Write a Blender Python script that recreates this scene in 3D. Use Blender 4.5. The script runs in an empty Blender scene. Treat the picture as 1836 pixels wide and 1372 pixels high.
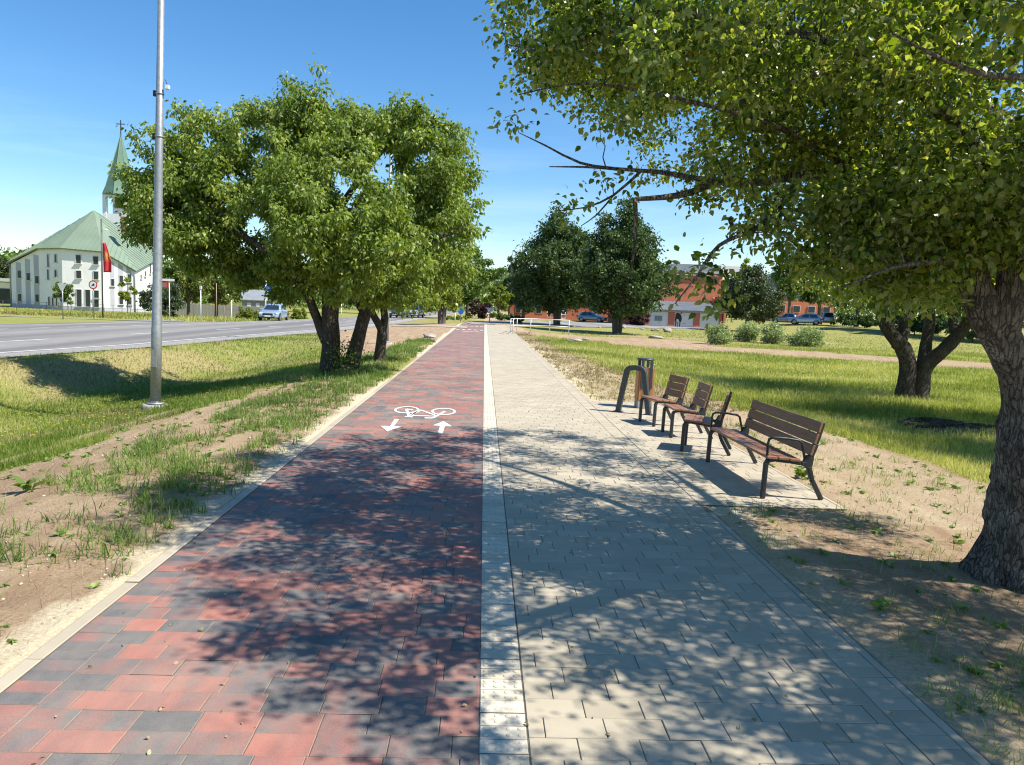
import bpy, bmesh, math, random
import numpy as np
from mathutils import Vector, Matrix

S = bpy.context.scene
COL = S.collection
# ------------------------------------------------------------------ camera
F = 1330.0; CX, CY, IW, IH = 918.0, 686.0, 1836.0, 1372.0
HCAM, XCAM = 1.78, -0.04
PITCH, ROLL = math.radians(5.8355), 0.040   # a hand-held camera: tipped down a little and not quite level
def ray(px, py):                             # sideways and upward slope of the line of sight through a photo pixel
    u, v = (px - CX) / F, (CY - py) / F; c, s = math.cos(ROLL), math.sin(ROLL); u, v = u * c - v * s, u * s + v * c
    d = math.cos(PITCH) + v * math.sin(PITCH); return u / d, (v * math.cos(PITCH) - math.sin(PITCH)) / d
YAW = -math.atan(ray(869, 548)[0])          # the path runs along +Y, the lens looks a little to its right
CA, SA = math.cos(YAW), math.sin(YAW)
cam_d = bpy.data.cameras.new("camera"); cam = bpy.data.objects.new("camera", cam_d); COL.objects.link(cam)
cam_d.sensor_width = 36.0; cam_d.lens = 36.0 * F / IW
cam_d.clip_start = 0.05; cam_d.clip_end = 4000
cam.matrix_world = Matrix.Translation((XCAM, 0, HCAM)) @ Matrix.Rotation(-YAW, 4, 'Z') @ Matrix.Rotation(math.radians(90) - PITCH, 4, 'X') @ Matrix.Rotation(ROLL, 4, 'Z')
S.camera = cam
# ------------------------------------------------------------------ light
SUNV = Vector((0.725, -0.26, 1.0)).normalized()
EL = math.asin(SUNV.z); ROT = math.atan2(SUNV.x, SUNV.y)
world = bpy.data.worlds.new("World"); S.world = world; world.use_nodes = True
wn, wl = world.node_tree.nodes, world.node_tree.links
wn.clear()
sky = wn.new('ShaderNodeTexSky'); sky.sky_type = 'NISHITA'; sky.sun_disc = False
sky.sun_elevation = EL; sky.sun_rotation = ROT
sky.air_density = 1.0; sky.dust_density = 0.25; sky.ozone_density = 3.0; sky.altitude = 100
bg = wn.new('ShaderNodeBackground'); bg.inputs['Strength'].default_value = 0.094
wo = wn.new('ShaderNodeOutputWorld')
hs_ = wn.new('ShaderNodeHueSaturation'); hs_.inputs['Saturation'].default_value = 1.28; hs_.inputs['Value'].default_value = 1.1
wl.new(sky.outputs['Color'], hs_.inputs['Color']); 
wtc = wn.new('ShaderNodeTexCoord'); wmp = wn.new('ShaderNodeMapping'); wmp.inputs['Scale'].default_value = (2.2, 2.2, 15); wmp.inputs['Location'].default_value = (.3, .7, .2)
wl.new(wtc.outputs['Generated'], wmp.inputs['Vector'])
wnz = wn.new('ShaderNodeTexNoise'); wnz.inputs['Scale'].default_value = 1.6; wnz.inputs['Detail'].default_value = 7; wnz.inputs['Roughness'].default_value = .6; wnz.inputs['Distortion'].default_value = .5
wl.new(wmp.outputs[0], wnz.inputs['Vector'])
wcr = wn.new('ShaderNodeValToRGB'); wcr.color_ramp.elements[0].position = .5; wcr.color_ramp.elements[1].position = .78; wl.new(wnz.outputs['Fac'], wcr.inputs['Fac'])
wse = wn.new('ShaderNodeSeparateXYZ'); wl.new(wtc.outputs['Generated'], wse.inputs[0])
wel = wn.new('ShaderNodeMapRange'); wel.inputs['From Min'].default_value = .26; wel.inputs['From Max'].default_value = .10; wl.new(wse.outputs[2], wel.inputs['Value'])
wml = wn.new('ShaderNodeMath'); wml.operation = 'MULTIPLY'; wl.new(wcr.outputs['Color'], wml.inputs[0]); wl.new(wel.outputs[0], wml.inputs[1])
wm2 = wn.new('ShaderNodeMath'); wm2.operation = 'MULTIPLY'; wm2.inputs[1].default_value = .2; wl.new(wml.outputs[0], wm2.inputs[0])
wmx = wn.new('ShaderNodeMix'); wmx.data_type = 'RGBA'; wmx.inputs[7].default_value = (8.5, 9.6, 10.5, 1)   # thin high cloud
wl.new(wm2.outputs[0], wmx.inputs[0]); wl.new(hs_.outputs['Color'], wmx.inputs[6]); wl.new(wmx.outputs[2], bg.inputs['Color']); wl.new(bg.outputs[0], wo.inputs['Surface'])
sun_d = bpy.data.lights.new("sun", 'SUN'); sun_d.energy = 5.0; sun_d.angle = math.radians(0.53)
sun_d.color = (1.0, 0.94, 0.84)
sun = bpy.data.objects.new("sun", sun_d); COL.objects.link(sun)
sun.rotation_euler = SUNV.to_track_quat('Z', 'Y').to_euler(); sun.location = (20, -10, 40)
S.view_settings.view_transform = 'Standard'; S.view_settings.look = 'None'
S.view_settings.exposure = 0.84; S.view_settings.gamma = 1.0
S.cycles.use_denoising = True; S.cycles.pixel_filter_type = 'BLACKMAN_HARRIS'; S.cycles.filter_width = 1.15
try:
    S.cycles.denoiser = 'OPENIMAGEDENOISE'
except Exception:
    pass
S.cycles.max_bounces = 8; S.cycles.transparent_max_bounces = 8
S.cycles.diffuse_bounces = 3; S.cycles.glossy_bounces = 3; S.cycles.transmission_bounces = 4
S.cycles.caustics_reflective = False; S.cycles.caustics_refractive = False

# ------------------------------------------------------------------ coordinates
def c2w(xc, d, z=0.0):
    return Vector((xc * CA + d * SA + XCAM, d * CA - xc * SA, z))
def w2c(x, y):
    return (x - XCAM) * CA - y * SA, (x - XCAM) * SA + y * CA
def WD(px, py, d):                           # point seen at a photo pixel, d metres ahead
    a, b = ray(px, py); return c2w(a * d, d, HCAM + b * d)
def W(px, py, z=0.0):                        # ground point seen at a photo pixel
    a, b = ray(px, py); d = (z - HCAM) / b; return c2w(a * d, d, z)
def proj(xc, d, z):                          # photo pixel of a point
    zc = z - HCAM; f = d * math.cos(PITCH) - zc * math.sin(PITCH); v = (d * math.sin(PITCH) + zc * math.cos(PITCH)) / f; u = xc / f
    c, s = math.cos(ROLL), math.sin(ROLL); u, v = u * c + v * s, -u * s + v * c; return CX + u * F, CY - v * F
def sst(a, b, x):
    t = np.clip((x - a) / (b - a), 0, 1); return t * t * (3 - 2 * t)

# ------------------------------------------------------------------ noise in numpy
def _h(ix, iy, s):
    n = (ix * 374761393 + iy * 668265263 + s * 974634777) & 0x7fffffff
    n = ((n ^ (n >> 13)) * 1274126177) & 0x7fffffff
    return ((n ^ (n >> 16)) & 0xffff) / 65535.0
def vnoise(x, y, s=0):
    x = np.asarray(x, float); y = np.asarray(y, float)
    ix = np.floor(x).astype(np.int64); iy = np.floor(y).astype(np.int64)
    fx = x - ix; fy = y - iy; fx = fx * fx * (3 - 2 * fx); fy = fy * fy * (3 - 2 * fy)
    a = _h(ix, iy, s); b = _h(ix + 1, iy, s); c = _h(ix, iy + 1, s); e = _h(ix + 1, iy + 1, s)
    return (a * (1 - fx) + b * fx) * (1 - fy) + (c * (1 - fx) + e * fx) * fy
def fbm(x, y, s=0, o=4):
    t = 0; a = .5; n = 0
    for i in range(o):
        t = t + a * vnoise(x * 2 ** i, y * 2 ** i, s + i); n += a; a *= .5
    return t / n

# ------------------------------------------------------------------ terrain
ND = np.array([-40, -15, 0, 19.4, 25.7, 41.7, 54.4, 84, 140, 300, 900.])
NXE = np.array([-22, -18.6, -16.4, -13.5, -12.4, -11.3, -11.2, -12, -13, -16, -30.])
FXE = np.array([-37, -33, -31, -28.3, -27.4, -25.1, -23.3, -20.6, -20, -24, -40.])
def near_edge(d): return np.interp(d, ND, NXE)
def far_edge(d): return np.interp(d, ND, FXE)
PL, PR, PADX, PAD0, PAD1, PEND = -2.19, 2.10, 3.46, 6.75, 14.4, 71.0
def Z(x, y, micro=False):
    x = np.asarray(x, float); y = np.asarray(y, float)
    xc, d = w2c(x, y)
    xe = near_edge(d); s = xc - xe
    zr = -.08 - .22 * sst(30, 75, d)
    zl = zr - (.28 * sst(46, 60, d) + .5 * sst(66, 100, d)) * sst(-20, -27, xc)
    Sp = np.maximum((-2.6 - 0.0407 * d) - xe, 1.0)
    z1 = zr * (1 - sst(0.05, 1, s / Sp))
    z2 = zr + (-.85 - zr) * sst(.35, 3.3, s) + .85 * sst(Sp - 6.6, Sp - .3, s)
    k = 1 - sst(25, 33, d)
    left = np.where(s < .35, zl, z1 * (1 - k) + z2 * k)
    right = -.24 * sst(2.4, 8.5, x) + .22 * sst(50, 95, d) * sst(2.4, 9, x) + 1.0 * sst(26, 41, xc) * sst(62, 105, d)
    right = right + .12 * np.exp(-((x - 6.2 + .05 * y) / .8) ** 2) * sst(30, 14, y) * sst(2, 8, y) * .5
    z = np.where(x < -2.2, left, np.where(x > 2.1, right, 0.0))
    if micro:
        m = (fbm(x * 1.7, y * 1.7, 3) - .5) * .07 * sst(0, .5, np.maximum(PL - x, x - PR)) + (fbm(x * 9, y * 9, 9, 2) - .5) * .018
        z = z + m * sst(45, 20, d)
    return z
def zz(x, y): return float(Z(x, y))
def onto(px, py, zg=0.0):                    # ground point seen at a pixel, on the real terrain
    z = zg
    for _ in range(40):
        p = W(px, py, z); z = .5 * z + .5 * zz(p.x, p.y)
    p = W(px, py, z); p.z = zz(p.x, p.y); return p

# ------------------------------------------------------------------ materials
def newmat(name):
    m = bpy.data.materials.new(name); m.use_nodes = True
    nt = m.node_tree; nt.nodes.clear()
    out = nt.nodes.new('ShaderNodeOutputMaterial'); b = nt.nodes.new('ShaderNodeBsdfPrincipled')
    nt.links.new(b.outputs[0], out.inputs['Surface'])
    return m, nt, b, out
def N(nt, t, **kw):
    n = nt.nodes.new(t)
    for k, v in kw.items():
        if k.startswith('i_'):
            key = k[2:]; key = int(key) if key.isdigit() else key.replace('_', ' ')
            n.inputs[key].default_value = v
        else:
            setattr(n, k, v)
    return n
def c4(c): return (c[0], c[1], c[2], 1.0)
def ramp(nt, fac, stops):
    r = nt.nodes.new('ShaderNodeValToRGB'); el = r.color_ramp.elements
    while len(el) < len(stops): el.new(.5)
    for e, (p, c) in zip(el, stops):
        e.position = p; e.color = c4(c) if len(c) == 3 else c
    nt.links.new(fac, r.inputs['Fac']); return r.outputs['Color']
def noise(nt, scale, detail=4, rough=.6, coord='Object', vec=None, dist=0.0):
    n = N(nt, 'ShaderNodeTexNoise'); n.inputs['Scale'].default_value = scale
    n.inputs['Detail'].default_value = detail; n.inputs['Roughness'].default_value = rough
    n.inputs['Distortion'].default_value = dist
    if vec is None:
        tc = N(nt, 'ShaderNodeTexCoord'); vec = tc.outputs[coord]
    nt.links.new(vec, n.inputs['Vector']); return n.outputs['Fac']
def mixc(nt, fac, a, b, mode='MIX'):
    m = N(nt, 'ShaderNodeMix', data_type='RGBA', blend_type=mode)
    for sock, v in ((m.inputs[0], fac), (m.inputs[6], a), (m.inputs[7], b)):
        if hasattr(v, 'is_linked'): nt.links.new(v, sock)
        elif isinstance(v, (int, float)): sock.default_value = v
        else: sock.default_value = c4(v)
    return m.outputs[2]
def math_(nt, op, a, b=0.0, c=0.0):
    m = N(nt, 'ShaderNodeMath', operation=op)
    for i, v in enumerate((a, b, c)):
        if hasattr(v, 'is_linked'): nt.links.new(v, m.inputs[i])
        else: m.inputs[i].default_value = v
    return m.outputs[0]
def attr(nt, name):
    a = N(nt, 'ShaderNodeAttribute'); a.attribute_name = name; return a
def bump(nt, b, h, strength=.3, dist=.01):
    n = N(nt, 'ShaderNodeBump'); n.inputs['Strength'].default_value = strength; n.inputs['Distance'].default_value = dist
    nt.links.new(h, n.inputs['Height']); nt.links.new(n.outputs[0], b.inputs['Normal'])
def pm(name, c1, c2=None, scale=6.0, rough=.6, metal=0.0, bmp=0.0, bdist=.01, spec=.5, coat=0.0, coord='Object', detail=4):
    m, nt, b, o = newmat(name)
    c2 = c2 or tuple(x * .8 for x in c1)
    f = noise(nt, scale, detail, coord=coord)
    col = ramp(nt, f, [(.3, c1), (.7, c2)])
    nt.links.new(col, b.inputs['Base Color'])
    b.inputs['Roughness'].default_value = rough; b.inputs['Metallic'].default_value = metal
    b.inputs['Specular IOR Level'].default_value = spec
    if coat: b.inputs['Coat Weight'].default_value = coat; b.inputs['Coat Roughness'].default_value = .05
    if bmp: bump(nt, b, noise(nt, scale * 4, 5, coord=coord), bmp, bdist)
    return m
def leafmat(name, stops, back=None, transl=.35, rough=.45, spec=.5, tmul=(1.5, 1.7, .55)):
    m, nt, b, o = newmat(name)
    t = attr(nt, 'tint').outputs['Fac']
    col = ramp(nt, t, stops)
    if back:
        g = N(nt, 'ShaderNodeNewGeometry')
        col = mixc(nt, math_(nt, 'MULTIPLY', g.outputs['Backfacing'], .75), col, back)
    nt.links.new(col, b.inputs['Base Color'])
    b.inputs['Roughness'].default_value = rough; b.inputs['Specular IOR Level'].default_value = spec
    tr = N(nt, 'ShaderNodeBsdfTranslucent')
    tc = mixc(nt, 1.0, col, tmul, 'MULTIPLY'); nt.links.new(tc, tr.inputs['Color'])
    mx = N(nt, 'ShaderNodeMixShader'); mx.inputs[0].default_value = transl
    nt.links.new(b.outputs[0], mx.inputs[1]); nt.links.new(tr.outputs[0], mx.inputs[2])
    nt.links.new(mx.outputs[0], o.inputs['Surface'])
    return m

# ------------------------------------------------------------------ objects
def tag(o, label=None, cat=None, group=None, kind=None):
    if label: o['label'] = label
    if cat: o['category'] = cat
    if group: o['group'] = group
    if kind: o['kind'] = kind
    return o
def thing(name, label, cat, loc=(0, 0, 0), rz=0.0, group=None):
    o = bpy.data.objects.new(name, None); COL.objects.link(o)
    o.location = loc; o.rotation_euler = (0, 0, rz); o.empty_display_size = .2
    return tag(o, label, cat, group)
def link(name, me, mat, parent=None):
    if mat and not me.materials: me.materials.append(mat)
    o = bpy.data.objects.new(name, me); COL.objects.link(o)
    if parent is not None: o.parent = parent
    return o
def dup(root, loc, rz, label, group=None):
    def cp(o, par):
        c = o.copy(); COL.objects.link(c); c.parent = par
        for ch in list(o.children): cp(ch, c)
        return c
    r = cp(root, None); r.location = loc; r.rotation_euler = (0, 0, rz); r['label'] = label
    if group: r['group'] = group
    return r
def npmesh(name, V, tris=None, quads=None, mat=None, parent=None, attrs=None, smooth=False):
    V = np.asarray(V, np.float32).reshape(-1, 3)
    loops = []; starts = []; tot = 0
    if quads is not None and len(quads):
        q = np.asarray(quads, np.int32); loops.append(q.ravel()); starts.append(tot + 4 * np.arange(len(q))); tot += q.size
    if tris is not None and len(tris):
        t = np.asarray(tris, np.int32); loops.append(t.ravel()); starts.append(tot + 3 * np.arange(len(t))); tot += t.size
    me = bpy.data.meshes.new(name)
    me.vertices.add(len(V)); me.vertices.foreach_set('co', V.ravel())
    L = np.concatenate(loops).astype(np.int32); st = np.concatenate(starts).astype(np.int32)
    me.loops.add(len(L)); me.loops.foreach_set('vertex_index', L)
    me.polygons.add(len(st)); me.polygons.foreach_set('loop_start', st)
    for k, v in (attrs or {}).items():
        a = me.attributes.new(k, 'FLOAT', 'POINT'); a.data.foreach_set('value', np.asarray(v, np.float32).ravel())
    me.update(calc_edges=True)
    me.polygons.foreach_set('use_smooth', np.full(len(st), bool(smooth)))
    me.update()
    return link(name, me, mat, parent)

class MB:
    def __init__(s): s.v = []; s.f = []; s.sm = []
    def add(s, vs, fs, smooth=False):
        o = len(s.v); s.v += [tuple(v) for v in vs]; s.f += [tuple(i + o for i in f) for f in fs]; s.sm += [smooth] * len(fs); return s
    def box(s, c, d, rz=0.0, M=None):
        cx, cy, cz = c; hx, hy, hz = d[0] / 2, d[1] / 2, d[2] / 2
        R = Matrix.Rotation(rz, 3, 'Z') if M is None else M
        vs = []
        for (i, j, k) in ((-1, -1, -1), (1, -1, -1), (1, 1, -1), (-1, 1, -1), (-1, -1, 1), (1, -1, 1), (1, 1, 1), (-1, 1, 1)):
            p = R @ Vector((i * hx, j * hy, k * hz)); vs.append((p.x + cx, p.y + cy, p.z + cz))
        return s.add(vs, [(0, 3, 2, 1), (4, 5, 6, 7), (0, 1, 5, 4), (1, 2, 6, 5), (2, 3, 7, 6), (3, 0, 4, 7)])
    def tube(s, pts, rad, n=8, cap=True, smooth=True, sq=None):
        pts = [Vector(p) for p in pts]; m = len(pts)
        if not hasattr(rad, '__len__'): rad = [rad] * m
        vs = []; fs = []; ref = None
        for i, p in enumerate(pts):
            t = (pts[min(i + 1, m - 1)] - pts[max(i - 1, 0)])
            t = t.normalized() if t.length > 1e-9 else Vector((0, 0, 1))
            if ref is None:
                ref = Vector((1, 0, 0)) if abs(t.z) > .8 else Vector((0, 0, 1))
            u = (ref - t * ref.dot(t)); u = u.normalized() if u.length > 1e-6 else t.orthogonal().normalized()
            w = t.cross(u); ref = u
            for k in range(n):
                a = 2 * math.pi * k / n; vs.append(p + (u * math.cos(a) + w * math.sin(a)) * rad[i])
        for i in range(m - 1):
            for k in range(n):
                a, b = i * n + k, i * n + (k + 1) % n; fs.append((a, b, b + n, a + n))
        s.add(vs, fs, smooth)
        if cap:
            o = len(s.v) - m * n; s.f.append(tuple(o + k for k in reversed(range(n)))); s.f.append(tuple(o + (m - 1) * n + k for k in range(n))); s.sm += [False, False]
        return s
    def bar(s, a, b, w, h):                  # rectangular bar between two points
        a, b = Vector(a), Vector(b); t = (b - a); L = t.length; t.normalize()
        up = Vector((0, 0, 1)) if abs(t.z) < .95 else Vector((0, 1, 0))
        u = t.cross(up).normalized(); v = u.cross(t)
        M = Matrix((u, t, v)).transposed(); return s.box((a + b) / 2, (w, L, h), M=M)
    def prism(s, poly, z0, z1):              # polygon in x,y extruded in z
        n = len(poly); vs = [(p[0], p[1], z0) for p in poly] + [(p[0], p[1], z1) for p in poly]
        return s.add(vs, [tuple(reversed(range(n))), tuple(range(n, 2 * n))] + [(i, (i + 1) % n, (i + 1) % n + n, i + n) for i in range(n)])
    def slab(s, poly, nrm):                  # 3-D polygon given thickness
        n = len(poly); nrm = Vector(nrm); p0 = [Vector(p) for p in poly]; p1 = [p + nrm for p in p0]
        return s.add(p0 + p1, [tuple(reversed(range(n))), tuple(range(n, 2 * n))] + [(i, (i + 1) % n, (i + 1) % n + n, i + n) for i in range(n)])
    def lathe(s, prof, n=16, c=(0, 0, 0)):
        vs = []; fs = []; m = len(prof)
        for r, z in prof:
            for k in range(n):
                a = 2 * math.pi * k / n; vs.append((c[0] + r * math.cos(a), c[1] + r * math.sin(a), c[2] + z))
        for i in range(m - 1):
            for k in range(n):
                a, b = i * n + k, i * n + (k + 1) % n; fs.append((a, b, b + n, a + n))
        fs.append(tuple(reversed(range(n)))); fs.append(tuple((m - 1) * n + k for k in range(n)))
        return s.add(vs, fs, True)
    def build(s, name, mat, parent=None, bevel=0.0, loc=None):
        me = bpy.data.meshes.new(name); me.from_pydata(s.v, [], s.f)
        me.polygons.foreach_set('use_smooth', s.sm); me.update()
        bm = bmesh.new(); bm.from_mesh(me); bmesh.ops.recalc_face_normals(bm, faces=bm.faces); bm.to_mesh(me); bm.free()
        o = link(name, me, mat, parent)
        if loc is not None: o.location = loc
        if bevel:
            b = o.modifiers.new('bevel', 'BEVEL'); b.width = bevel; b.segments = 2; b.limit_method = 'ANGLE'
        return o
# ------------------------------------------------------------------ ground zones
def segdist(px, py, pts):
    D = np.full(np.shape(px), 1e9)
    for (ax, ay), (bx, by) in zip(pts[:-1], pts[1:]):
        dx, dy = bx - ax, by - ay; t = np.clip(((px - ax) * dx + (py - ay) * dy) / (dx * dx + dy * dy), 0, 1)
        D = np.minimum(D, np.hypot(px - ax - t * dx, py - ay - t * dy))
    return D
def zones(x, y):
    x = np.asarray(x, float); y = np.asarray(y, float)
    xc, d = w2c(x, y); n = fbm(x * .9, y * .9, 21); n2 = fbm(x * .35, y * .35, 31); n3 = fbm(x * 3, y * 3, 41, 3)
    xe = near_edge(d)
    # left verge
    xb = np.interp(d, [-10, 0, 8, 11.6, 17.8, 22, 27, 33, 40, 46], [-6.2, -6.0, -5.6, -5.4, -4.9, -5.6, -6.8, -8.3, -10.2, -13])
    bare = sst(-.35, .35, xc - xb + (n - .5) * .9)
    ribbon = np.exp(-((xc - xb + .75) / .22) ** 2) * sst(16, 11, d) * .8
    band = sst(-4.5, -3.7, x + (n - .5) * 1.3) * sst(-2.45, -2.75, x) * sst(5.6, 7.6, d + (n - .5) * 2)
    band = band * sst(52, 40, d)
    tz = sst(15.5, 18, d) * sst(29, 24, d) * sst(-8.8, -5.6, xc)
    leftbare = np.clip(np.maximum(bare, ribbon) - .38 * band * sst(.4, .6, n) - .75 * tz * (n2 > .42), 0, 1)
    leftbare = np.where(d > 70, sst(.55, .7, n2) * .6, leftbare)
    leftbare = np.where(xc < xe + .15, sst(.62, .8, n2) * .5, leftbare)
    # right side
    xm = np.interp(d, [2, 8.7, 12.3, 18.7, 31.9, 44, 50], [5.9, 5.65, 5.2, 3.6, 1.95, 1.2, .9])
    rb = sst(.35, -.35, xc - xm + (n - .5) * .8)
    dirt = sst(4.2, 3.0, segdist(xc, d, [(9.5, 45.5), (16.8, 42.2), (23.5, 37.5), (30, 33)]) + (n - .5) * 2.0)
    cul = sst(5.2, 3.6, segdist(xc, d, [(2.2, 50.5), (6.5, 51.5), (10.5, 52)]) * (1 + 0 * d) + (n - .5) * 1.5) * sst(44, 47, d)
    trk = sst(1.6, .8, segdist(xc, d, [(8, 60), (14, 59), (26, 62)]) + (n - .5)) * .75
    rightbare = np.maximum.reduce([rb, dirt, cul, trk])
    b = np.where(x < 0, leftbare, rightbare)
    pale = np.where(x < 0, sst(-2.5, -2.24, x + (n3 - .5) * .4) * .85, sst(2.7, 2.2, x + (n3 - .5) * .4) * .5 * (y < 40) + .35 * rb * (d > 6.5))
    straw = np.where(x < 0, sst(.5, .72, n) * .75 * (xc > xe) + .25 * (d > 45), rb * sst(8, 13, d) + .35 * sst(.5, .75, n2) + .35 * (d > 45))
    slope = sst(.4, 1.2, xc - xe) * sst(3.2, 2.0, xc - xe) * sst(28, 24, d) * sst(.25, .5, n2)
    straw = np.clip(straw + np.where(x < 0, slope * .9, 0), 0, 1)
    return np.clip(b, 0, 1), np.clip(pale, 0, 1), straw

def ground_mat():
    m, nt, b, o = newmat('ground')
    tc = N(nt, 'ShaderNodeTexCoord').outputs['Object']
    nA = noise(nt, 2.2, 6, .65, vec=tc); nB = noise(nt, 34, 5, .7, vec=tc); nC = noise(nt, .35, 4, .6, vec=tc)
    grass = ramp(nt, nB, [(.3, (.09, .115, .02)), (.5, (.19, .22, .045)), (.72, (.31, .32, .09))])
    grass = mixc(nt, math_(nt, 'MULTIPLY', nC, .5), grass, (.3, .29, .09))
    straw = ramp(nt, nB, [(.3, (.17, .145, .06)), (.55, (.33, .28, .12)), (.75, (.46, .4, .2))])
    soil = ramp(nt, nB, [(.28, (.22, .15, .09)), (.5, (.36, .255, .16)), (.75, (.5, .37, .245))])
    soil = mixc(nt, ramp(nt, nA, [(.35, (0, 0, 0)), (.62, (.8, .8, .8))]), soil, (.26, .175, .105))
    mpT = N(nt, 'ShaderNodeMapping'); mpT.inputs['Rotation'].default_value = (0, 0, math.radians(52)); mpT.inputs['Scale'].default_value = (1.0, .12, 1); nt.links.new(tc, mpT.inputs['Vector'])
    soil = mixc(nt, ramp(nt, noise(nt, 3.2, 5, .65, vec=mpT.outputs[0]), [(.46, (0, 0, 0)), (.62, (.55, .55, .55))]), soil, (.44, .34, .22))
    sand = ramp(nt, nB, [(.3, (.42, .35, .23)), (.6, (.62, .53, .37)), (.8, (.72, .63, .46))])
    st = math_(nt, 'ADD', attr(nt, 'straw').outputs['Fac'], math_(nt, 'MULTIPLY', math_(nt, 'SUBTRACT', nA, .5), .7))
    g = mixc(nt, st, grass, straw)
    pl = math_(nt, 'ADD', attr(nt, 'pale').outputs['Fac'], math_(nt, 'MULTIPLY', math_(nt, 'SUBTRACT', nA, .5), .6))
    pl = ramp(nt, pl, [(.2, (0, 0, 0)), (.75, (1, 1, 1))])
    s2 = mixc(nt, pl, soil, sand)
    ba = math_(nt, 'ADD', attr(nt, 'bare').outputs['Fac'], math_(nt, 'MULTIPLY', math_(nt, 'SUBTRACT', nB, .5), .8))
    ba = math_(nt, 'ADD', ba, math_(nt, 'MULTIPLY', math_(nt, 'SUBTRACT', nA, .5), .5))
    ba = ramp(nt, ba, [(.36, (0, 0, 0)), (.6, (1, 1, 1))])
    col = mixc(nt, ba, g, s2)
    nt.links.new(col, b.inputs['Base Color']); b.inputs['Roughness'].default_value = .95; b.inputs['Specular IOR Level'].default_value = .15
    h = math_(nt, 'ADD', math_(nt, 'MULTIPLY', noise(nt, 60, 6, .75, vec=tc), .6), nB)
    bump(nt, b, h, .8, .03)
    return m
def sinh_axis(lo, hi, c, k, n):
    a, b = math.asinh((lo - c) / k), math.asinh((hi - c) / k); return c + k * np.sinh(np.linspace(a, b, n))
xs = np.sort(np.concatenate([sinh_axis(-900, 900, 0, 2.2, 560), [PL - .001, PL + .002, PR - .002, PR + .001]]))
ys = sinh_axis(-25, 1500, 5, 3.2, 560)
GX, GY = np.meshgrid(xs, ys)
GZ = Z(GX, GY, True)
inpath = ((GX > PL) & (GX < PR) & (GY < PEND + 1)) | ((GX > 0) & (GX < PADX) & (GY > PAD0) & (GY < PAD1))
GZ = np.where(inpath, -.11, GZ)
_xc, _d = w2c(GX, GY)
onroad = (_xc < near_edge(_d) - .15) & (_xc > far_edge(_d) + .15)
GZ = np.where(onroad, GZ - .07, GZ)
nx, ny = len(xs), len(ys)
idx = np.arange(nx * ny).reshape(ny, nx)
Q = np.stack([idx[:-1, :-1], idx[:-1, 1:], idx[1:, 1:], idx[1:, :-1]], -1).reshape(-1, 4)
ba_, pa_, st_ = zones(GX, GY)
ground = npmesh('ground', np.stack([GX, GY, GZ], -1), quads=Q, mat=ground_mat(), attrs={'bare': ba_, 'pale': pa_, 'straw': st_}, smooth=True)
tag(ground, 'sandy verge, grassy ditch and meadow around the paved path', 'ground', kind='structure')

# ------------------------------------------------------------------ paving
rng = np.random.default_rng(7)
def paver_mat(name, stops, rough=.75, spk=.25, mott=5.0, amp=1.15, sandy=.5, dust=.25, mscale=(1, 1, 1)):
    m, nt, b, o = newmat(name)
    geo = N(nt, 'ShaderNodeTexCoord').outputs['Object']
    r = attr(nt, 'tone').outputs['Fac']
    n4 = N(nt, 'ShaderNodeTexNoise', noise_dimensions='4D'); n4.inputs['Scale'].default_value = mott; n4.inputs['Detail'].default_value = 4
    n4.inputs['Roughness'].default_value = .55
    mpv = N(nt, 'ShaderNodeMapping'); mpv.inputs['Scale'].default_value = mscale; nt.links.new(geo, mpv.inputs['Vector']); nt.links.new(mpv.outputs[0], n4.inputs['Vector']); nt.links.new(math_(nt, 'MULTIPLY', r, 57.0), n4.inputs['W'])
    f = math_(nt, 'ADD', math_(nt, 'MULTIPLY', math_(nt, 'SUBTRACT', n4.outputs['Fac'], .5), amp), r)
    col = ramp(nt, f, stops)
    fine = noise(nt, 190, 3, .7, vec=geo); spots = noise(nt, 1.1, 5, .7, vec=geo)
    col = mixc(nt, math_(nt, 'MULTIPLY', ramp(nt, fine, [(.45, (0, 0, 0)), (.8, (1, 1, 1))]), spk), col, (.6, .52, .45))
    col = mixc(nt, math_(nt, 'MULTIPLY', ramp(nt, spots, [(.42, (0, 0, 0)), (.75, (1, 1, 1))]), dust), col, (.55, .47, .36))
    col = mixc(nt, math_(nt, 'MULTIPLY', attr(nt, 'edge').outputs['Fac'], sandy), col, (.34, .28, .2))
    stn = noise(nt, .55, 6, .75, vec=geo, dist=.8); col = mixc(nt, ramp(nt, stn, [(.5, (0, 0, 0)), (.62, (.3, .3, .3))]), col, (.12, .105, .09), 'MULTIPLY') if False else mixc(nt, ramp(nt, stn, [(.52, (0, 0, 0)), (.72, (.28, .28, .28))]), col, (.17, .15, .125))
    nt.links.new(col, b.inputs['Base Color']); b.inputs['Roughness'].default_value = rough; b.inputs['Specular IOR Level'].default_value = .35
    bump(nt, b, fine, .35, .004)
    return m
RED = paver_mat('mixed_red_and_charcoal_concrete', [(.02, (.085, .088, .092)), (.26, (.125, .116, .114)), (.42, (.18, .112, .102)), (.60, (.235, .105, .088)), (.80, (.31, .118, .09)), (.98, (.36, .135, .098))], mott=1.0, amp=1.25, spk=.22, dust=.24, mscale=(9, 2.6, 1))
GREY = paver_mat('grey_concrete', [(0, (.32, .28, .205)), (.5, (.375, .33, .245)), (1, (.43, .38, .29))], spk=.15, mott=2.5, sandy=.15)
WHITE = paver_mat('pale_concrete', [(0, (.49, .44, .34)), (1, (.59, .54, .43))], spk=.12, mott=4)
KERB = paver_mat('kerb_concrete', [(0, (.35, .305, .225)), (1, (.43, .375, .285))], spk=.2, mott=4, dust=.4)
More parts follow.
